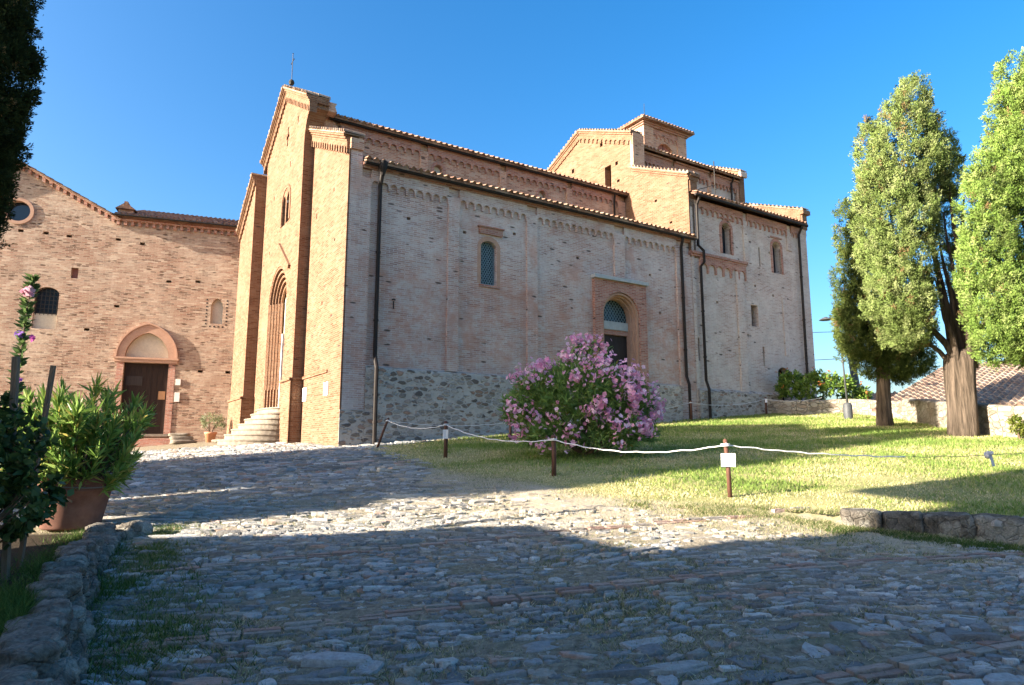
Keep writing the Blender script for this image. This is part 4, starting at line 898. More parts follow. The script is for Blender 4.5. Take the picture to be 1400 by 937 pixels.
def kerb():
    b = MB(); rr = random.Random(8); k = 0
    for c, d, L in polyline(KERB[1:], .36):
        if (rr.random() < .35 and c.x < 3.5) or c.x < 3.72: continue
        nrm = Vector((-d.y, d.x, 0)); nrm = nrm if nrm.y > 0 else -nrm
        p = c + nrm * .08; gt = T(p.x + nrm.x * .25, p.y + nrm.y * .25); gb = T(c.x - nrm.x * .25, c.y - nrm.y * .25); h = max(.07, gt - gb + .04)
        b.rock((p.x, p.y, (gt + gb) / 2 + .02), (L * rr.uniform(.95, 1.10), rr.uniform(.26, .36), h * rr.uniform(1.0, 1.25)), atan2(d.y, d.x) + rr.uniform(-.06, .06), 300 + k, 8, .075, 9, (rr.uniform(-.05, .05), rr.uniform(-.04, .04))); k += 1
    o = b.build('stone_kerb', M['rockdark'], None, True, uv=False)
    tag(o, 'row of dark rough stones edging the raised lawn beside the cobbles', 'kerb')
kerb()

BW = [(11.2, 31.0), (12.9, 29.2), (14.4, 28.9), (14.25, 25.8), (13.6, 22.6), (12.6, 19.2), (12.35, 16.9), (13.4, 14.6), (15.2, 12.0), (17.5, 9.0)]
def boundary_wall():
    b = MB(); rr = random.Random(12); k = 0; pts = [Vector((*p, 0)) for p in BW]
    for i, (a, c) in enumerate(zip(pts[:-1], pts[1:])):
        d = (c - a).normalized(); nrm = Vector((d.y, -d.x, 0)); nrm = nrm if nrm.dot(Vector((1, .3, 0))) > 0 else -nrm
        n = max(1, int((c - a).length / .5)); P = []
        za, zc = T(a.x, a.y), T(c.x, c.y)
        for j in range(n + 1):
            q = a.lerp(c, j / n); h = .80 if q.y < 24 else .66
            t = T(q.x, q.y) + h + .05 * noise.noise(Vector((q.x * 1.1, q.y * 1.1, 0)))
            for off, z in ((0, T(q.x, q.y) - .6), (.02 * noise.noise(q * 3), t - .05), (.06, t), (.34, t), (.4, t - .6 - 1)): P.append(q + nrm * off + Vector((0, 0, z)))
        f = [(j * 5 + m, (j + 1) * 5 + m, (j + 1) * 5 + m + 1, j * 5 + m + 1) for j in range(n) for m in range(4)]
        f += [(0, 1, 2, 3, 4), tuple(n * 5 + m for m in (4, 3, 2, 1, 0))]; b.add(P, f)
    o = b.build('boundary_wall', M['yard_stone'], None)
    tag(o, 'low rough stone wall bounding the far side of the lawn behind the cypresses', 'stone wall')
boundary_wall()

# ================================================================== HOUSES
def house(name, label, a, udir, W, D, ez, rise, base, group=None, mat='house_wall', roofm='tile', over=.35, hip=False):
    """a: front left eave corner on plan, udir: azimuth of the eave, W along the eave, D depth, gabled with the ridge along the eave"""
    e = empty(name, (a[0], a[1], 0), pi / 2 - udir); tag(e, label, 'house', group)
    b = MB(); b.prism([(0, base), (D, base), (D, ez), (D / 2, ez + rise), (0, ez)], [], lambda u, v, d: (d, u, v), 0, W); b.build('wall', M[mat], e)
    sl = rise / (D / 2); L = hypot(D / 2 + over, (D / 2 + over) * sl)
    p = MB(); roof(p, (-over, -over, ez - over * sl + .08), (1, 0, 0), (0, 1, sl), W + 2 * over, L, .26); roof(p, (-over, D + over, ez - over * sl + .08), (1, 0, 0), (0, -1, sl), W + 2 * over, L, .26)
    p.build('roof', M[roofm], e)
    return e
# houses beyond the garden wall; eave azimuth turned to the evening sun
e = house('tiled_house', 'low house whose bleached tile roof rises just behind the garden wall at the right', (14.1, 25.4), radians(138.4), 13, 18.0, 2.95, 2.35, -4, roofm='tile_pale')
e = house('tiled_house', 'further small tiled house seen low between the cypress trunks', (17.4, 32.6), radians(120), 5.2, 6, 3.55, .75, -4, roofm='tile_pale')
# unseen buildings behind the viewer, shaped to cast shade on cobbles and lawn
def cplace(a, c): return (.8988 * a - .4384 * c, .4384 * a + .8988 * c)
def shade_house(name, label, a0, c0, W, D, ez, rise, over=.35, along=True):
    # eave runs along c; c0 is the end farther along -c
    p = cplace(a0, c0 + W); return house(name, label, p, radians(62.5 + 90), W, D, ez, rise, -3, over=over)
def gable_house(name, label, a0, a1, cl, cr, ez, over):
    e = empty(name, (*cplace(a0, cr), 0), radians(26)); tag(e, label, 'house')
    W, D = a1 - a0, cl - cr; b = MB(); b.box(0, W, 0, D, -3, ez); b.build('wall', M['house_wall'], e)
    p = MB(); roof(p, (-over, -over, ez), (1, 0, 0), (0, 1, .45), W + 2 * over, 1.1 * (D / 2 + over)); roof(p, (-over, D + over, ez), (1, 0, 0), (0, -1, .45), W + 2 * over, 1.1 * (D / 2 + over)); p.build('roof', M['tile'], e); return e
TE = tan(SUN_EL)
def zz(v, a): return v - a * TE
gh = gable_house('gate_house', 'tall rendered house with a jettied upper floor behind the viewer', -16, -8.2, 5.15, -9, zz(8.6, -8.2), .02)
j = MB(); j.box(7.2, 7.79, 14.1, 15.45, zz(4.2, -8.2), zz(8.6, -8.2) - .1); j.build('jetty', M['house_wall'], gh)  # unseen overhang added to cast the upper shadow on the lawn
def lean_to():
    a0, a1 = -11.5, -8.4; e = empty('lean_to', (*cplace(a0, 0), 0), radians(26)); tag(e, 'low rendered shed with a sloping end beside the tall house', 'shed')
    pr = [(4.7, 2.05), (6.72, 2.03), (7.05, 1.74), (7.45, 1.2), (8.0, .8), (8.6, .34)]; pr = [(c, zz(v, a1)) for c, v in pr]
    b = MB(); b.prism([(8.5, -2), (4.7, -2)] + [(min(c, 8.5), z - .06) for c, z in pr], [], lambda u, v, d: (d, u, v), 0, a1 - a0); b.build('wall', M['house_wall'], e)
    p = MB(); p.prism(pr + [(c + .03, z - .055) for c, z in pr[::-1]], [], lambda u, v, d: (d, u, v), -.1, a1 - a0 + .05); p.build('roof', M['tile'], e)
lean_to()
def plain_house(name, label, a0, a1, cr, cl, ez, rise):
    e = empty(name, (*cplace(a0, cr), 0), radians(26)); tag(e, label, 'house'); W, D = a1 - a0, cl - cr
    b = MB(); b.prism([(0, -3), (D, -3), (D, ez), (D / 2, ez + rise), (0, ez)], [], lambda u, v, d: (d, u, v), 0, W); b.build('wall', M['house_wall'], e)
    p = MB(); L = hypot(D / 2 + .1, rise); sl = rise / (D / 2)
    roof(p, (-.1, -.1, ez - .02), (1, 0, 0), (0, 1, sl), W + .2, L); roof(p, (-.1, D + .1, ez - .02), (1, 0, 0), (0, -1, sl), W + .2, L); p.build('roof', M['tile'], e)
plain_house('shadow_house', 'unseen narrow gabled house, added for its shadow, behind the tall cypress at the left', -24, -14.5, 10.2, 11.42, zz(1.7, -14.5), .4)
plain_house('shadow_house', 'unseen long gabled house, added for its shadow, further left of the narrow one', -24, -14.5, 13.1, 19.4, zz(7.6, -14.5), 1.6)
plain_house('shadow_house', 'unseen low shed, added for its shadow, between the narrow house and the long gabled one', -24, -15.5, 12.02, 13.0, zz(2.3, -15.5), .3)

# ================================================================== TREES
def leaf_cards(P, N, size, aspect, rng, spread=.7, bend=.0):
    """rhombic sprays at P pointing roughly along N"""
    n = len(P); D = N + rng.normal(0, spread, (n, 3)); D /= np.linalg.norm(D, axis=1)[:, None] + 1e-9
    R = rng.normal(0, 1, (n, 3)); W = np.cross(D, R); W /= np.linalg.norm(W, axis=1)[:, None] + 1e-9
    s = size * rng.uniform(.6, 1.35, n)[:, None]; w = W * s * aspect / 2
    a = P; b = P + D * s * .5 + w; c = P + D * s; d = P + D * s * .5 - w
    return np.stack([a, b, c, d], 1).reshape(-1, 3)

def lobe_points(lobes, dens, rng, lump=.22, freq=1.1, inner=.35):
    Ps = []; Ns = []
    for (c, r) in lobes:
        c = np.array(c); r = np.array(r); area = 4 * pi * ((r[0] * r[1]) ** 1.6 / 3 + (r[0] * r[2]) ** 1.6 / 3 + (r[1] * r[2]) ** 1.6 / 3) ** (1 / 1.6)
        n = int(area * dens); u = rng.normal(0, 1, (n, 3)); u /= np.linalg.norm(u, axis=1)[:, None]
        nv = u / r; nv /= np.linalg.norm(nv, axis=1)[:, None]
        P0 = c + u * r; k = np.empty(n); cut = np.empty(n)
        for i in range(n):
            v = Vector(P0[i]); k[i] = noise.noise(v * freq * 1.6) * lump + noise.noise(v * freq * 4.3) * lump * .6; cut[i] = noise.noise(v * freq * 2.4 + Vector((9, 4, 2)))
        depth = 1 - inner * rng.random(n) ** 2.2 + k
        P = c + u * r * depth[:, None]; keep = cut > -.33
        Ps.append(P[keep]); Ns.append(nv[keep])
    return np.concatenate(Ps), np.concatenate(Ns)

def cypress(name, label, base, lobes, trunk, limbs, dens, size, pal, seed, group=None, lump=.30):
    rng = np.random.default_rng(seed); e = empty(name, base); tag(e, label, 'tree', group); B = np.array(base)
    P, N = lobe_points(lobes, dens * .19, rng, lump, 1.1, .22)
    pal = np.array(pal); nt = len(P); ax = N * .75 + np.array([0, 0, .8]) + rng.normal(0, .28, (nt, 3)); ax /= np.linalg.norm(ax, axis=1)[:, None]
    cl = np.array([noise.noise(Vector(p) * 1.7) for p in P]); tc = pal[rng.integers(0, len(pal), nt)] * rng.uniform(.78, 1.18, (nt, 1)) * (1 + .25 * cl[:, None]); dry = rng.random(nt) < .025; tc[dry] = np.array([.22, .15, .07])
    k = 54 if dens > 200 else 24; L = size * rng.uniform(1.0, 2.5, nt); t_ = rng.random((nt, k)) ** .8; rad = size * .55 * (1 - .75 * t_)
    Q = P[:, None] + ax[:, None] * (L[:, None] * (t_ - .35))[..., None] + rng.normal(0, 1, (nt, k, 3)) * rad[..., None] * .8
    D = (ax[:, None] + .75 * rng.normal(0, 1, (nt, k, 3))).reshape(-1, 3); Q = Q.reshape(-1, 3)
    V = leaf_cards(Q - B, D, size * (.40 if dens > 200 else .7), .34, rng, .15); c = np.repeat(tc, k, 0) * rng.uniform(.9, 1.1, (len(Q), 1))
    cr = np_mesh('crown', V, 4, M['leaf'], e, np.repeat(np.clip(c, .005, 1), 4, 0))
    fn = np.repeat(N * 1.0 + rng.normal(0, .42, (nt, 3)) + np.array([0, 0, .15]), k, 0); fn /= np.linalg.norm(fn, axis=1)[:, None]
    fa = cr.data.attributes.new('Facing', 'FLOAT_VECTOR', 'POINT'); fa.data.foreach_set('vector', np.repeat(fn, 4, 0).astype(np.float32).ravel())
    t = MB(); (r0, zt, r1) = trunk; path = []; rs = []
    for i in range(9):
        f = i / 8; path.append((.05 * sin(f * 3 + seed) + (.26 * f if seed == 21 else 0), .04 * cos(f * 4 + seed), -.15 + (zt - B[2] + .15) * f)); rs.append((r0 * (1 + .22 * (1 - f) ** 5)) * (1 - f) + r1 * f)
    zt_ = path[-1][2]; path += [(path[-1][0], path[-1][1], zt_ + r1 * .5), (path[-1][0], path[-1][1], zt_ + r1 * .9)]; rs += [r1 * .82, r1 * .3]
    seg = 44; t.tube(path, rs, seg)
    for i, v in enumerate(t.v):       # fluted trunk
        lx = (.26 * min(1, max(0, (v[2] + .15) / (zt - B[2] + .15))) if seed == 21 else 0); p = Vector((v[0] - lx, v[1], v[2])); a = atan2(p.y, p.x); k = 1 + .07 * sin(a * 5 + seed + .25 * p.z) + .055 * sin(a * 9 + .4 * p.z) + .045 * noise.noise(Vector((a * 4, p.z * .7, seed))); t.v[i] = (p.x * k + lx, p.y * k, p.z)
    tr = t.build('trunk', M['bark'], e, True)
    rr = random.Random(seed)
    for (q, rl) in limbs:
        m = MB(); q = Vector(q) - Vector(base); hd = Vector((q.x, q.y, 0)); hd = hd.normalized() * min(.5 * r1, hd.length * .4); a = Vector((hd.x + (.26 if seed == 21 else 0) + rr.uniform(-.2, .2) * r1, hd.y + rr.uniform(-.2, .2) * r1, zt - B[2] - .22)); pp = []; r2 = []
        for i in range(9):
            f = i / 8; s_ = a.lerp(q, f); s_.z = a.z + (q.z - a.z) * (f ** .85); s_ += Vector((noise.noise(Vector((f * 3, seed, q.x))), noise.noise(Vector((f * 3, q.x, seed))), 0)) * .12 * sin(f * pi); pp.append(s_); r2.append(rl * (1.1 - .9 * f) * (.85 if seed == 21 else 1))
        m.tube(pp, r2, 9); m.build('limb', M['bark'], e, True)
    return e

def plobes(L, Y, flat=.9):
    out = []
    for px, py, rx, ry, dy in L:
        c = at(px, py, Y + dy); s = (Y + dy) / 915; out.append((tuple(c), (rx * s, rx * s * flat, ry * s)))
    return out
GREEN = [(.155, .215, .06), (.195, .255, .08), (.235, .29, .10), (.17, .23, .07), (.27, .31, .13)]
DARK = [(.08, .115, .03), (.11, .15, .038), (.14, .17, .045), (.09, .125, .035)]
FRESH = [(.15, .24, .05), (.19, .285, .065), (.23, .32, .08), (.17, .255, .055), (.27, .34, .11)]
# the big forked cypress
yB = 17.7; gB = T(11.75, 17.7)
LB = plobes([(1250, 160, 26, 55, 0), (1240, 215, 44, 85, 0), (1192, 225, 17, 70, .3), (1206, 300, 34, 105, 0), (1234, 320, 40, 100, -.2), (1215, 385, 36, 75, 0), (1236, 410, 36, 60, -.2), (1254, 420, 24, 34, -.4), (1240, 455, 34, 24, .3), (1275, 235, 20, 48, .7), (1293, 215, 16, 34, 1.0), (1300, 240, 14, 32, 0), (1296, 300, 14, 50, .9), (1308, 380, 11, 50, 1.1), (1258, 280, 20, 56, .2), (1230, 440, 20, 30, .2), (1322, 500, 10, 12, 1.2)], yB)
tip = lambda px, py, dy, r: (at(px, py, yB + dy), r)
cypress('cypress_tree', 'big sunlit cypress whose thick trunk forks into bare limbs', (11.75, 17.7, gB), LB, (.31, at(1305, 492, yB).z, .36),
        [tip(1268, 300, 0, .15), tip(1298, 250, 0, .11), tip(1318, 270, .2, .13), tip(1290, 290, .3, .10), tip(1309, 330, -.3, .09), tip(1278, 380, -.4, .10), tip(1306, 300, -.1, .10), tip(1335, 330, 0, .14), tip(1362, 395, -.3, .10), tip(1240, 400, 0, .12), tip(1284, 330, .2, .12), tip(1330, 425, .3, .08), tip(1325, 350, -.3, .09), tip(1368, 450, .3, .05), tip(1225, 430, .3, .08)],
        340, .15, GREEN, 21, 'cypresses on the lawn')
# narrower cypress behind it
yA = 21.5; gA = T(11.95, 21.5)
LA = plobes([(1160, 330, 13, 52, 0), (1163, 400, 19, 62, 0), (1184, 440, 36, 55, 0), (1160, 452, 17, 45, -.2), (1196, 375, 26, 90, .4), (1212, 470, 38, 36, .2), (1237, 500, 30, 22, .3), (1188, 490, 22, 26, 0), (1250, 488, 24, 26, .5), (1180, 320, 16, 60, .6), (1215, 505, 26, 18, .2)], yA)
cypress('cypress_tree', 'slimmer cypress with a dark lower crown between the lamp post and the big forked tree', (11.95, 21.5, gA), LA, (.21, at(1207, 470, yA).z, .18),
        [(at(1165, 390, yA), .09), (at(1190, 400, yA), .09), (at(1230, 480, yA + .3), .07), (at(1180, 450, yA), .07), (at(1250, 490, yA + .3), .05)], 300, .16, DARK, 5, 'cypresses on the lawn')
# crown at the right edge
yC = 15.6; gC = T(13.6, 15.6)
LC = plobes([(1392, 120, 26, 50, 0), (1388, 180, 34, 70, 0), (1352, 255, 22, 55, 0), (1352, 320, 36, 95, -.2), (1345, 400, 30, 75, -.2), (1385, 300, 42, 130, 0), (1385, 430, 44, 62, -.3), (1425, 200, 50, 110, 0), (1440, 330, 62, 130, 0), (1430, 440, 50, 60, -.1), (1362, 455, 32, 42, -.3), (1410, 470, 38, 32, 0), (1470, 250, 50, 150, .2), (1335, 350, 18, 60, -.1)], yC)
cypress('cypress_tree', 'fresh green cypress filling the upper right edge above the tiled roof', (13.6, 15.6, gC), LC, (.32, 4.0, .28), [(at(1385, 280, yC), .12), (at(1440, 260, yC), .12), (at(1395, 180, yC), .07), (at(1350, 380, yC), .07)], 360, .14, FRESH, 33, 'cypresses on the lawn')
# dark cypress at the upper left
xL, yL = -9.75, 10.25; gL = T(xL, yL); rng0 = np.random.default_rng(2)
LL = plobes([(-10, 20, 48, 90, 0), (-9, 105, 47, 80, 0), (-20, 180, 44, 75, 0), (-42, 250, 44, 65, 0), (-60, 310, 40, 50, 0), (-75, 200, 70, 160, .2), (-75, 40, 70, 160, .2), (-60, -100, 70, 120, 0), (-70, -220, 60, 110, 0), (-75, -340, 55, 110, 0), (-80, -450, 42, 100, 0), (-80, -540, 30, 90, 0)], yL, 1.0)
cypress('cypress_tree', 'tall near cypress, almost black, cut by the upper left edge', (xL, yL, gL), LL, (.2, 5.0, .15), [((xL, yL, 10.0), .12)], 620, .15, [(.02, .03, .012), (.028, .042, .016), (.035, .05, .018)], 44)
# cypresses standing outside the view on the left, whose shadows stripe the lawn
for i, (c, a, lobes_) in enumerate(((11.5, -11, ((2.4, 7.0, 1.0), (1.9, 8.3, 1.3), (1.05, 9.9, 1.5), (.5, 11.5, 1.4))), (15.9, -11.5, ((1.2, 2.8, 2.5), (1.2, 5.6, 3.5), (.85, 9.0, 3.5))), (18.3, -11, ((1.0, 2.5, 2.2), (1.0, 5.0, 3.0), (.75, 8.0, 3.0))))):
    x, y = cplace(a, c); g_ = T(x, y)
    cypress('cypress_tree', ['broad spreading cypress of the lane beyond the left edge', 'middle cypress of the row along the lane beyond the left edge', 'last cypress of the row along the lane beyond the left edge'][i], (x, y, g_),
            [((x, y, z), (r, r, h)) for r, z, h in lobes_], (.2, lobes_[0][1], .12), [((x, y, lobes_[1][1] + 1), .08)], 130, .3, DARK, 60 + i, 'cypress row beyond the view')

# ================================================================== SHRUBS AND FLOWERS
def lance(P, D, length, width, rng, curl=.25):
    """lance leaves: two quads folded along the midrib bend; returns verts (n*8)"""
    n = len(P); D = D / (np.linalg.norm(D, axis=1)[:, None] + 1e-9); R = rng.normal(0, 1, (n, 3)) + np.array([0, 0, .4]); W = np.cross(D, R); W /= np.linalg.norm(W, axis=1)[:, None] + 1e-9; Nn = np.cross(W, D)
    L = length * rng.uniform(.65, 1.25, n)[:, None]; w = W * width / 2 * rng.uniform(.8, 1.2, n)[:, None]; cv = -np.abs(Nn) * curl
    p1 = P + D * L * .45 + cv * L * .1; p2 = P + D * L + cv * L * .42
    return np.stack([P - w * .3, P + w * .3, p1 + w, p1 - w, p1 - w, p1 + w, p2 + w * .08, p2 - w * .08], 1).reshape(-1, 3)

def shoots(tips, dirs, rng, n_leaf, length, width, along, cone=.9):
    n = len(tips); k = n_leaf; t = np.repeat(tips, k, 0); d = np.repeat(dirs, k, 0); f = rng.random((n * k, 1))
    P = t - d * along * f; D = d * (.55 + .35 * (1 - f)) + rng.normal(0, 1, (n * k, 3)) * cone * .62
    return P, D

def flower_mesh(rng, nf, spread, size, pal):
    V = []; c = []
    for _ in range(nf):
        ctr = rng.normal(0, spread, 3) * np.array([1, 1, .7]); nrm = ctr / (np.linalg.norm(ctr) + 1e-6) + rng.normal(0, .35, 3); nrm /= np.linalg.norm(nrm); a = np.cross(nrm, [0.3, .2, .9]); a /= np.linalg.norm(a); b = np.cross(nrm, a); col = np.array(pal[rng.integers(len(pal))]) * rng.uniform(.85, 1.15)
        for k in range(5):
            th = k / 5 * 2 * pi + rng.random() * .3; d = a * cos(th) + b * sin(th); s = np.cross(nrm, d); L = size * rng.uniform(.85, 1.15)
            V += [ctr, ctr + d * L * .6 + s * L * .42 + nrm * L * .25, ctr + d * L + nrm * L * .2, ctr + d * L * .6 - s * L * .42 + nrm * L * .25]; c += [col * .9, col, col * 1.05, col]
    return np.array(V), np.array(c)

def cover_points(lobes, n, rng, low=-.5):
    ws = np.array([r[0] * r[2] for _, r in lobes]); ws = ws / ws.sum(); P = []; N = []
    while len(P) < n:
        k = rng.choice(len(lobes), p=ws); c, r = lobes[k]; u = rng.normal(0, 1, 3); u /= np.linalg.norm(u)
        if u[2] < low: continue
        p = np.array(c) + u * np.array(r)
        if any((((p - np.array(c2)) / np.array(r2)) ** 2).sum() < .80 for j, (c2, r2) in enumerate(lobes) if j != k): continue
        P.append(p); nn = u / np.array(r); N.append(nn / np.linalg.norm(nn))
    return np.array(P), np.array(N)

def oleander_bush():
    rng = np.random.default_rng(17); Y = 14.9; bx, by = 1.62, 14.9; g_ = T(bx, by); e = empty('oleander_bush', (bx, by, g_)); tag(e, 'large round oleander covered in pink flowers on the lawn in front of the side door', 'flowering shrub')
    B = np.array((bx, by, g_))
    L = plobes([(795, 555, 80, 68, 0), (738, 555, 44, 50, -.2), (850, 560, 46, 52, 0), (800, 530, 58, 34, 0), (875, 580, 26, 32, -.1), (830, 590, 50, 30, -.6), (762, 592, 50, 26, -.5), (708, 560, 22, 26, 0), (755, 524, 28, 20, .1), (845, 527, 26, 20, .2), (806, 482, 9, 8, .1), (790, 474, 7, 7, .1), (820, 472, 7, 7, .1)], Y, 1.0)
    t, d = cover_points(L, 1500, rng, -.75); t = t - d * rng.random((len(t), 1)) ** 1.6 * .45; d = d * .7 + np.array([0, 0, .55])
    P, D = shoots(t - B, d, rng, 13, .15, .03, .24); V = lance(P, D, .17, .034, rng); n = len(P)
    pal = np.array([(.16, .27, .065), (.19, .31, .08), (.23, .34, .095), (.27, .37, .10), (.17, .28, .08)]); c = pal[rng.integers(0, 5, n)] * rng.uniform(.75, 1.25, (n, 1)); yl = rng.random(n) < .03; c[yl] = (.26, .24, .05)
    np_mesh('foliage', V, 4, M['oleander'], e, np.repeat(c, 8, 0))
    s = MB()
    for k in range(26):
        q = t[rng.integers(len(t))] - B; q = q * .85; s.tube([(q[0] * .06, q[1] * .06, 0), (q[0] * .4, q[1] * .4, q[2] * .45), tuple(q)], [.03, .02, .008], 6)
    s.build('stems', M['twig'], e)
    for q in (at(800, 470, Y + .1), at(822, 472, Y + .1), at(812, 462, Y)): s2 = None
    # flower heads: three patterns, copied over the sunny side
    protos = []
    for k in range(4):
        v, c = flower_mesh(rng, 15 + k * 2, .105, .047, [(.78, .36, .54), (.84, .46, .64), (.70, .28, .47), (.88, .60, .73)]); protos.append(np_mesh('blossom', v, 4, M['petal'], e, c))
    fl, fd = cover_points(L, 300, rng, -.62); view = np.array(EYE) - fl; view /= np.linalg.norm(view, axis=1)[:, None]; m = (fd * view).sum(1) > -.15; fl, fd = fl[m], fd[m]
    wt = np.array([noise.noise(Vector(p) * 2.6) for p in fl]) + .22 * fd[:, 2] + rng.random(len(fl)) * .5; order = np.argsort(-wt)[:88]
    pts = [fl[i] + fd[i] * .06 for i in order] + [np.array(at(*q)) for q in ((782, 465, Y), (793, 462, Y), (803, 468, Y), (796, 472, Y), (818, 464, Y), (824, 470, Y), (814, 472, Y + .1), (788, 470, Y + .1), (808, 463, Y + .1), (826, 476, Y))]
    for k, p in enumerate(pts):
        o = protos[k] if k < 4 else protos[k % 4].copy()
        if k >= 4: C.objects.link(o); o.parent = e
        o.location = tuple(p - B); o.rotation_euler = tuple(rng.uniform(0, 6.28, 3)); s_ = rng.uniform(.75, 1.25); o.scale = (s_, s_, s_)
oleander_bush()

def potted_oleander():
    rng = np.random.default_rng(23); px_, py_ = -5.2, 8.12; z0 = .66
    e = empty('terracotta_pot', (px_, py_, z0)); e.scale = (1.16,) * 3; tag(e, 'large stained terracotta pot standing at the end of the low wall', 'flower pot')
    p = MB(); p.lathe([(0, 0), (.25, 0), (.265, .02), (.30, .2), (.335, .36), (.35, .37), (.36, .385), (.35, .40), (.365, .44), (.372, .49), (.365, .515), (.34, .515), (.325, .47), (.32, .40)], 40); p.build('vessel', M['terracotta'], e, True)
    p = MB(); p.lathe([(0, .44), (.33, .42)], 24); p.build('potting_soil', M['soil'], e)
    p = MB(); pts = [(.366 * cos(a), .366 * sin(a), .415 + .01 * sin(3 * a)) for a in np.linspace(0, 2 * pi, 36)]; p.tube(pts, .006, 5); p.build('wire_band', M['grey_rope'], e)
    # the plant
    b = (px_, py_, z0 + .49); o = empty('potted_oleander', b); o.scale = (1.2,) * 3; tag(o, 'leafy oleander without flowers growing out of the large terracotta pot', 'plant')
    T_ = []; Dn = []; st = MB()
    for k in range(120):
        a = rng.uniform(0, 2 * pi); el = rng.uniform(.12, 1.5) ** 1.0; d = np.array([cos(a) * cos(el), sin(a) * cos(el), sin(el)]); L = rng.uniform(.52, .98) * (.72 + .28 * sin(el)) * (1.0 if k % 4 else .7)
        base = np.array([cos(a), sin(a), 0]) * rng.uniform(0, .2); tip_ = base + d * L * np.array([.82, .82, 1.0]); tip_[2] += .04; T_.append(tip_); dd = d + np.array([0, 0, .35]); dd = dd + np.array([0, 0, .45]); Dn.append(dd / np.linalg.norm(dd))
        st.tube([tuple(base), tuple(base * .5 + tip_ * .5 + np.array([0, 0, .05])), tuple(tip_)], [.009, .007, .004], 5)
    T_ = np.array(T_); Dn = np.array(Dn); P, D = shoots(T_, Dn, rng, 44, .15, .02, .30, .66); V = lance(P, D, .16, .025, rng, .10); n = len(P)
    pal = np.array([(.13, .23, .045), (.17, .28, .055), (.22, .34, .075), (.28, .38, .10)]); c = pal[rng.integers(0, 4, n)] * rng.uniform(.75, 1.2, (n, 1)); y_ = rng.random(n) < .10; c[y_] = (.40, .34, .09)
    np_mesh('foliage', V, 4, M['oleander'], o, np.repeat(c, 8, 0)); st.build('stems', M['twig'], o)
potted_oleander()

def leafy_mass(name, label, cat, base, lobes, n_sh, n_leaf, length, width, pal, seed, along=.2, stems=8, flowers=None, mat='oleander', low=-.6, cone=1.1):
    rng = np.random.default_rng(seed); B = np.array(base); e = empty(name, base); tag(e, label, cat)
    t, d = cover_points(lobes, n_sh, rng, low); t = t - d * rng.random((len(t), 1)) ** 1.5 * .3 * lobes[0][1][0]
    P, D = shoots(t - B, d * .7 + np.array([0, 0, .3]), rng, n_leaf, length, width, along, cone); V = lance(P, D, length, width, rng, .3); n = len(P); pal = np.array(pal)
    c = pal[rng.integers(0, len(pal), n)] * rng.uniform(.7, 1.3, (n, 1)); np_mesh('foliage', V, 4, M[mat], e, np.repeat(c, 8, 0))
    s = MB()
    for k in range(stems): q = (t[rng.integers(len(t))] - B) * .9; s.tube([(q[0] * .05, q[1] * .05, -.05), (q[0] * .45, q[1] * .45, q[2] * .5), tuple(q)], [.016, .011, .004], 5)
    s.build('stems', M['twig'], e)
    if flowers:
        nf, size, spread, fp = flowers; v, c = flower_mesh(rng, 5, spread, size, fp); pr = np_mesh('blossom', v, 4, M['petal'], e, c)
        idx = rng.permutation(len(t))[:nf]
        for k, i in enumerate(idx):
            o = pr if k == 0 else pr.copy()
            if k: C.objects.link(o); o.parent = e
            o.location = tuple(t[i] - B + d[i] * .12); o.rotation_euler = tuple(rng.uniform(0, 6, 3))
    return e
# dark shrub at the left edge and its neighbours in the bed
gx = T(-5.0, 5.6)
leafy_mass('garden_shrub', 'dark broad leaved shrub at the lower left in front of the terracotta pot', 'shrub', (-3.95, 4.9, T(-3.95, 4.9)), plobes([(0, 600, 46, 50, 0), (25, 640, 36, 52, -.1), (55, 600, 18, 40, .1), (0, 670, 52, 50, 0), (-40, 620, 60, 90, .2), (52, 690, 26, 36, -.2), (20, 715, 34, 30, 0), (75, 670, 14, 26, .1), (10, 560, 22, 30, .1)], 4.9), 330, 7, .075, .048, [(.03, .06, .018), (.045, .085, .025), (.06, .105, .03), (.09, .14, .04)], 3, .3, 26, cone=1.5)
leafy_mass('flowering_shrub', 'bright green bush dotted with orange flowers against the end of the church', 'shrub', (13.5, 30.2, T(13.5, 30.2)), plobes([(1105, 535, 26, 26, .2), (1140, 530, 30, 20, 0), (1082, 530, 22, 24, .6), (1170, 540, 20, 14, 0), (1120, 520, 18, 14, 0)], 29.8), 520, 10, .17, .07, [(.14, .24, .04), (.19, .29, .055), (.25, .33, .07), (.11, .19, .04)], 9, .25, 10, (24, .045, .05, [(.50, .17, .05), (.55, .22, .08)]))
leafy_mass('wall_weed', 'small yellowish weed growing at the foot of the sunlit garden wall', 'plant', (12.2, 16.2, T(12.2, 16.2)), plobes([(1389, 582, 9, 14, 0), (1395, 590, 8, 10, 0)], 16.3), 70, 8, .08, .035, [(.14, .19, .03), (.2, .22, .05)], 10, .1, 5)
def small_pot(): 
    v = WG.matrix_basis if False else None
    x, y = at(287, 606, 29.5).x, 29.5; g_ = T(x, y)
    e = empty('small_pot', (x, y, g_)); tag(e, 'small bright terracotta pot beside the church steps', 'flower pot')
    p = MB(); p.lathe([(0, 0), (.17, 0), (.23, .36), (.26, .37), (.26, .45), (.23, .45), (.21, .40), (0, .39)], 24); p.build('vessel', M['terracotta_new'], e, True)
    leafy_mass('grey_shrub', 'wispy grey green plant growing in the small bright pot by the steps', 'plant', (x, y, g_ + .4), [((x, y, g_ + .95), (.55, .4, .38)), ((x + .3, y, g_ + .8), (.4, .3, .25))], 110, 9, .14, .02, [(.16, .19, .10), (.22, .25, .14)], 12, .2, 14, low=-.9)
small_pot()

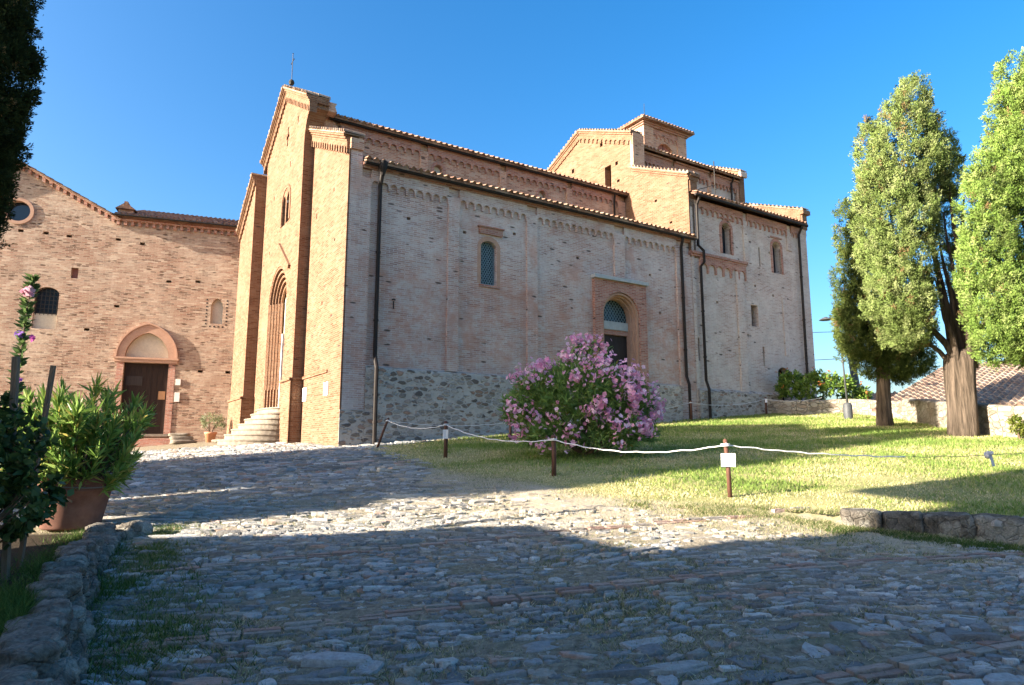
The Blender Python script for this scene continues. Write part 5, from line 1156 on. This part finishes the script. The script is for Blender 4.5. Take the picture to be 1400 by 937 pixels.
def hollyhock():
    rng = np.random.default_rng(31); Y = 5.9; b = at(14, 690, Y); g_ = T(b.x, b.y); e = empty('hollyhock', (b.x, b.y, g_)); tag(e, 'tall hollyhock stalk with one pale pink bloom near its top beside two stakes', 'flower'); B = np.array((b.x, b.y, g_))
    pts = [np.array(at(*q, Y)) for q in ((14, 690), (18, 600), (24, 520), (33, 450), (40, 405), (46, 380))]
    s = MB(); s.tube([tuple(p - B) for p in pts], [.012, .011, .01, .008, .006, .003], 6); s.build('stalk', M['twig'], e)
    P = []; D = []
    for k in range(420):
        f = rng.random() ** .9; q = f * (len(pts) - 1); i = min(int(q), len(pts) - 2); p = pts[i] + (pts[i + 1] - pts[i]) * (q - i); a = rng.uniform(0, 6.28); P.append(p - B); D.append([cos(a), sin(a), .5])
    P = np.array(P); D = np.array(D); V = lance(P, D, .075, .035, rng, .2); c = np.array([(.07, .12, .04), (.10, .16, .05), (.14, .20, .07)])[rng.integers(0, 3, len(P))]; np_mesh('foliage', V, 4, M['oleander'], e, np.repeat(c, 8, 0))
    for (px, py, sz, pal) in ((40, 399, .06, [(.75, .34, .45), (.8, .5, .58)]), (26, 457, .035, [(.30, .16, .45)]), (42, 463, .03, [(.45, .10, .32)]), (27, 520, .03, [(.36, .12, .40)])):
        v, c = flower_mesh(rng, 3, .008, sz, pal); o = np_mesh('bloom', v, 4, M['petal'], e, c); o.location = tuple(np.array(at(px, py, Y - .03)) - B)
hollyhock()
for (a, b_, r, lab) in (((22, 488), (6, 812), .021, 'thicker upright wooden stake beside the hollyhock'), ((73, 500), (56, 600), .017, 'thinner leaning wooden stake in front of the potted oleander')):
    Y = 5.0 if r > .02 else 5.6; p0 = at(*a, Y); p1 = at(*b_, Y); p1 = p0 + (p1 - p0) * ((p0.z - T(p1.x, p1.y) + .1) / (p0.z - p1.z))
    o = empty('wooden_stake', p1); tag(o, lab, 'stake', 'stakes in the flower bed'); m = MB(); d = (p0 - p1); u = d.normalized(); s = u.cross(Vector((0, 1, 0))).normalized(); m.obox(d / 2, s, s.cross(u), u, r, r * .8, d.length / 2); m.build('stake_pole', M['stake_wood'], o)

# ================================================================== ROPE FENCE
POSTS = [((-3.76, 18.75), 578, .035, True, 'leaning dark post at the church corner by the downpipe', (.32, 0), False), ((-1.49, 15.18), 583, .045, False, 'rope post with a small white tag between the church corner and the oleander', (0, 0), True),
         ((.71, 11.59), 600, .042, False, 'brown rope post standing in front of the oleander', (0, 0), False), ((2.92, 9.17), 604, .032, False, 'brown rope post with a blank white notice on the sunlit lawn', (-.03, 0), True),
         ((8.9, 9.6), 0, .036, False, 'rope post on the lawn just beyond the right edge', (0, 0), False),
         ((-.05, 19.3), 0, .04, False, 'thin post half hidden at the left side of the oleander', (0, 0), False), ((7.2, 27.0), 0, .05, False, 'dark thin post by the wall under the two downpipes', (0, 0), False), ((11.35, 30.0), 0, .05, False, 'far dark post with a small tag before the end bush', (0, 0), True)]
tops = []
for i, ((x, y), py, r, lean, lab, tilt, note) in enumerate(POSTS):
    g_ = T(x, y); h = {0: .82, 1: .80, 2: .68, 3: .76, 4: .72, 5: .62, 6: .82, 7: .80}[i]
    e = empty('rope_post', (x, y, g_)); tag(e, lab, 'post', 'rope posts round the lawn')
    m = MB(); m.tube([(0, 0, -.1), (tilt[0] * .5 + .008, 0, h * .5), (tilt[0], 0, h)], [r, r * .96, r * .93], 10); m.lathe([(r * .93, h - .002), (r * .5, h + .012), (0, h + .015)], 10, (tilt[0], 0, 0)); m.build('pole', M['post_wood'], e, True)
    tops.append(Vector((x + tilt[0] * .95, y, g_ + h - .07)))
    if note:
        w, hh, dz = ((.092, .088, .27), (.06, .10, .28), (.05, .07, .16))[0 if i == 3 else 1 if i == 1 else 2]
        yaw = atan2(x, y); m = MB(); n_ = 5; P = []
        for k in range(n_ + 1):
            for q in (0, 1): u = -w + 2 * w * k / n_; P.append((u * cos(-yaw) + tilt[0] * .6, u * sin(-yaw) - r - .012 - .012 * sin(k * 1.3 + q), h - dz + (hh if q else -hh)))
        m.add(P, [(2 * k, 2 * k + 2, 2 * k + 3, 2 * k + 1) for k in range(n_)]); m.build('notice', M['paper'], e)
def rope(a, b, sag, r, mat, lab, f0=0, f1=1):
    r = r * .56
    pts = [a.lerp(b, f0 + (f1 - f0) * k / 24) - Vector((0, 0, sag * 4 * (f0 + (f1 - f0) * k / 24) * (1 - (f0 + (f1 - f0) * k / 24)))) + Vector((0, 0, .006 * sin(k * 2.1) + .004 * sin(k * 5))) for k in range(25)]
    m = MB(); m.tube(pts, r, 7); m.tube([pts[0] + Vector((0, -.05, .01)), pts[0] + Vector((0, .03, .05))], r, 6) if f0 == 0 else None
    if f0 == 0:
        for k in range(2): m.tube([a + Vector((.055 * cos(t), .055 * sin(t), .02 * k - .01)) for t in np.linspace(0, 2 * pi, 12)], r, 6)
    o = m.build('barrier_rope', M[mat], None, True); tag(o, lab, 'rope', 'barrier ropes')
rope(tops[0], tops[1], .14, .016, 'rope', 'short white rope sagging between the church corner post and the tagged post')
rope(tops[1], tops[2], .16, .016, 'rope', 'white rope sagging from the tagged post to the post before the oleander')
rope(tops[2], tops[3], .15, .016, 'rope', 'white rope sagging across the grass right of the oleander')
rope(tops[3], tops[4], .20, .016, 'rope', 'white half of the rope right of the post with the notice', 0, .42)
rope(tops[3], tops[4], .20, .007, 'grey_rope', 'thin grey half of the rope running off the right edge', .42, 1)
rope(tops[0], tops[5], .12, .013, 'rope', 'thin rope along the foot of the wall left of the oleander')
rope(tops[5], tops[6], .2, .013, 'rope', 'thin rope along the wall behind the oleander')
rope(tops[6], tops[7], .18, .016, 'rope', 'slack rope before the wall between the two dark posts')
rope(tops[7], Vector((13.35, 28.85, T(13.35, 28.85) + .75)), .12, .016, 'rope', 'far rope from the last dark post to the garden wall')
f = .62; kp = tops[3].lerp(tops[4], f) - Vector((0, 0, .2 * 4 * f * (1 - f)))
m = MB(); m.rock(kp, (.10, .08, .09), .5, 77, 5, .25); m.rock(kp + Vector((.02, -.02, .03)), (.07, .07, .05), 1.5, 78, 5, .25)
m.add([kp + Vector(q) for q in ((-.02, -.03, 0), (.03, -.035, .01), (.05, -.03, -.07), (0, -.045, -.08), (.065, -.03, -.15), (.02, -.04, -.155))], [(0, 1, 2, 3), (3, 2, 4, 5)])
tag(m.build('tied_rag', M['cloth'], None, True, recalc=False), 'grey rag knotted round the rope near the right edge', 'rag')

# ================================================================== LAMP, POLE, SLABS
def lamp():
    x, y = 12.6, 25.2; g_ = T(x, y); e = empty('street_lamp', (x, y, g_)); tag(e, 'slender grey lamp post with a thick base on the far lawn', 'street lamp')
    p = MB(); p.lathe([(.16, -.1), (.16, .55), (.12, .62), (.09, .64)], 14); p.build('base', M['metal_grey'], e, True)
    p = MB(); p.tube([(0, 0, .6), (-.05, 0, 2.2), (-.12, 0, 3.75)], [.038, .03, .024], 10); p.lathe([(.06, -.04), (.06, .04)], 10, (-.05, 0, 2.2)); p.build('pole', M['metal_grey'], e, True)
    p = MB(); p.tube([(-.12, 0, 3.7), (-.25, 0, 3.86), (-.5, 0, 3.85)], .025, 8); p.build('arm', M['metal_grey'], e)
    p = MB(); p.lathe([(.03, .12), (.22, .03), (.24, 0), (.2, -.01), (0, -.01)], 16, (-.58, 0, 3.8)); p.build('lamp_head', M['metal_grey'], e)
lamp()
p0 = at(1178, 540, 44); e = empty('utility_pole', (p0.x, 44, -4)); tag(e, 'tall dark utility pole leaning beyond the garden wall', 'utility pole'); m = MB(); m.tube([(0.15, 0, 0), (-.3, 0, 9.2), (-.75, 0, 15)], [.26, .24, .2], 10); m.build('pole', M['metal_grey'], e)
m = MB(); m.tube([(-.55, 0, 13.2), (-14, 14, 15)], .02, 5); m.tube([(-.45, 0, 11.4), (-14, 14, 12.2)], .02, 5); m.build('cable', M['iron'], e)
rr = random.Random(6)
for i, (px, py, w, d, h, dz, lab) in enumerate(((245, 598, .85, .55, .16, .36, 'pale stone slab topping the pile beside the wing door'), (248, 603, .95, .6, .2, .18, 'middle stone slab of the pile beside the wing door'), (250, 609, 1.05, .7, .22, 0, 'broad stone slab at the bottom of the pile beside the wing door'), (306, 608, .95, .5, .15, 0, 'low stone block lying left of the lowest church step'))):
    Y = 30.6 if i < 3 else 28.3; c = at(px, py, Y); g_ = T(c.x, Y); m = MB(); m.rock((0, 0, 0), (w, d, h), .3 + i * .2, 50 + i, 6, .08, 5); o = m.build('stone_slab', M['step_stone'], None, True); o.location = (c.x, Y, g_ + h / 2 + dz - .03); tag(o, lab, 'stone slab', 'loose stone slabs by the church')

# ================================================================== GRASS
def grass():
    rng = np.random.default_rng(9); out = []; cols = []
    def blades(P, h, w, pal, lean=.5):
        n = len(P); z = terrain(P) - .005; b = np.column_stack([P, z]); a = rng.uniform(0, 2 * pi, n); wv = np.column_stack([np.cos(a), np.sin(a), np.zeros(n)]) * (w * rng.uniform(.7, 1.3, n))[:, None] / 2
        l = np.column_stack([rng.normal(0, lean, n), rng.normal(0, lean, n), np.ones(n)]); tipv = b + l * (h * rng.uniform(.5, 1.3, n))[:, None]
        out.append(np.stack([b - wv, b + wv, tipv], 1).reshape(-1, 3)); pal = np.array(pal); c = pal[rng.integers(0, len(pal), n)] * rng.uniform(.75, 1.25, (n, 1)); cols.append(np.repeat(c, 3, 0))
    G = [(.17, .25, .055), (.23, .30, .08), (.31, .34, .11), (.41, .38, .17), (.53, .46, .25)]; DRY = [(.50, .42, .25), (.58, .50, .32), (.40, .35, .19), (.27, .28, .11)]
    # lawn
    n = 420000; y = 6.5 + 24 * rng.random(n) ** 1.7; x = -5 + rng.random(n) * 27; P = np.column_stack([x, y]); m = (np.abs(x) < y * .9 + 1) ; P = P[m]; la = lawn_amount(P); m = rng.random(len(P)) < smooth(la, .25, .85); P = P[m]
    s = (P[:, 0] + 5.143) * cos(radians(32.5)) + (P[:, 1] - 20) * sin(radians(32.5)); n_ = -(P[:, 0] + 5.143) * sin(radians(32.5)) + (P[:, 1] - 20) * cos(radians(32.5)); P = P[~((s > -.1) & (n_ > -.2))]
    dry = np.array([noise.noise(Vector((p[0] * .45, p[1] * .6, 2))) + .55 * noise.noise(Vector((p[0] * 1.5, p[1] * 2, 8))) for p in P]) + .25 * rng.normal(0, 1, len(P)) + .75 * (1 - smooth(seg_dist(P, LAWN[:9])[0], 0, 2.2))
    for lo, hi, pl, hh in ((-9, -.28, [G[0], G[0], G[1], (.13, .21, .045)], 1.25), (-.28, .12, G[:4], 1.0), (.12, .42, G[1:], .8), (.42, 9, [G[3], G[4], (.58, .50, .29), (.62, .53, .33)], .55)):
        m = (dry >= lo) & (dry < hi); d = P[m][:, 1]; blades(P[m], (.028 + .0022 * d) * hh, .006 + .0011 * d, pl)
    # dry straw and moss between the cobbles
    n = 330000; y = 3.2 + 11 * rng.random(n) ** 1.3; x = (rng.random(n) * 2 - 1) * (y * .85 + .5); P = np.column_stack([x, y]); la = lawn_amount(P)
    nz = np.array([noise.noise(Vector((p[0] * .55, p[1] * .8, 4))) + .4 * noise.noise(Vector((p[0] * 2.1, p[1] * 2.6, 1))) for p in P])
    dd_, _ = seg_dist(P, LAWN[:9]); worn = np.where(P[:, 0] > -1.5, 1 - smooth(dd_, .2, 2.7), 0)
    m = (rng.random(n) < np.clip(.20 + 1.3 * (nz - .02), .10, .95) + 1.2 * la + 1.1 * worn * (.6 + nz)) & (la < .75); dl, _ = seg_dist(P, WALLL); A = P[m & (dl > .25) & ~((P[:, 0] < -2.2 - (P[:, 1] - 3.8) * .5) & (P[:, 1] < 7.8))]
    blades(A, .03, .007, DRY + [(.12, .15, .05), (.10, .14, .05)], .9)
    # tufts at the foot of the low wall, on the bed and by the kerb
    def along(poly, n, off, sp, h, pal, w=.008):
        pl = polyline(poly, .02); idx = rng.integers(0, len(pl), n); P = np.array([[pl[i][0].x, pl[i][0].y] for i in idx]) + np.array(off) + rng.normal(0, sp, (n, 2)); k = np.array([noise.noise(Vector((q[0] * 1.3, q[1] * 1.3, 7))) + .6 * noise.noise(Vector((q[0] * 4, q[1] * 4, 2))) for q in P]); P = P[k + .55 * rng.random(n) > .12]; blades(P, h, w, pal, .7)
    GR = [(.05, .10, .02), (.075, .135, .03), (.10, .16, .04), (.16, .18, .07)]
    along(WALLL[:6], 15000, (.36, .14), .2, .06, GR + DRY[3:]); along(WALLL[:6], 2600, (-.45, 0), .14, .05, GR)
    for cx_, cy_, rad, nn in ((-3.35, 5.35, .16, 1500), (-3.0, 4.35, .2, 1800), (-4.1, 6.7, .14, 900), (-3.9, 6.1, .12, 500), (-2.75, 3.9, .18, 1500), (-4.5, 7.4, .16, 900)):
        blades(np.array([[cx_, cy_]]) + rng.normal(0, rad, (nn, 2)), .11, .007, GR[:3], .7); along(KERB[3:], 5000, (-.2, -.28), .12, .05, GR); along(KERB[:5], 3500, (0, -.12), .16, .045, GR + DRY)
    V = np.concatenate(out); tag(np_mesh('grass', V, 3, M['blade'], None, np.concatenate(cols)), kind='stuff'); print('blades', len(V) // 3)
grass()
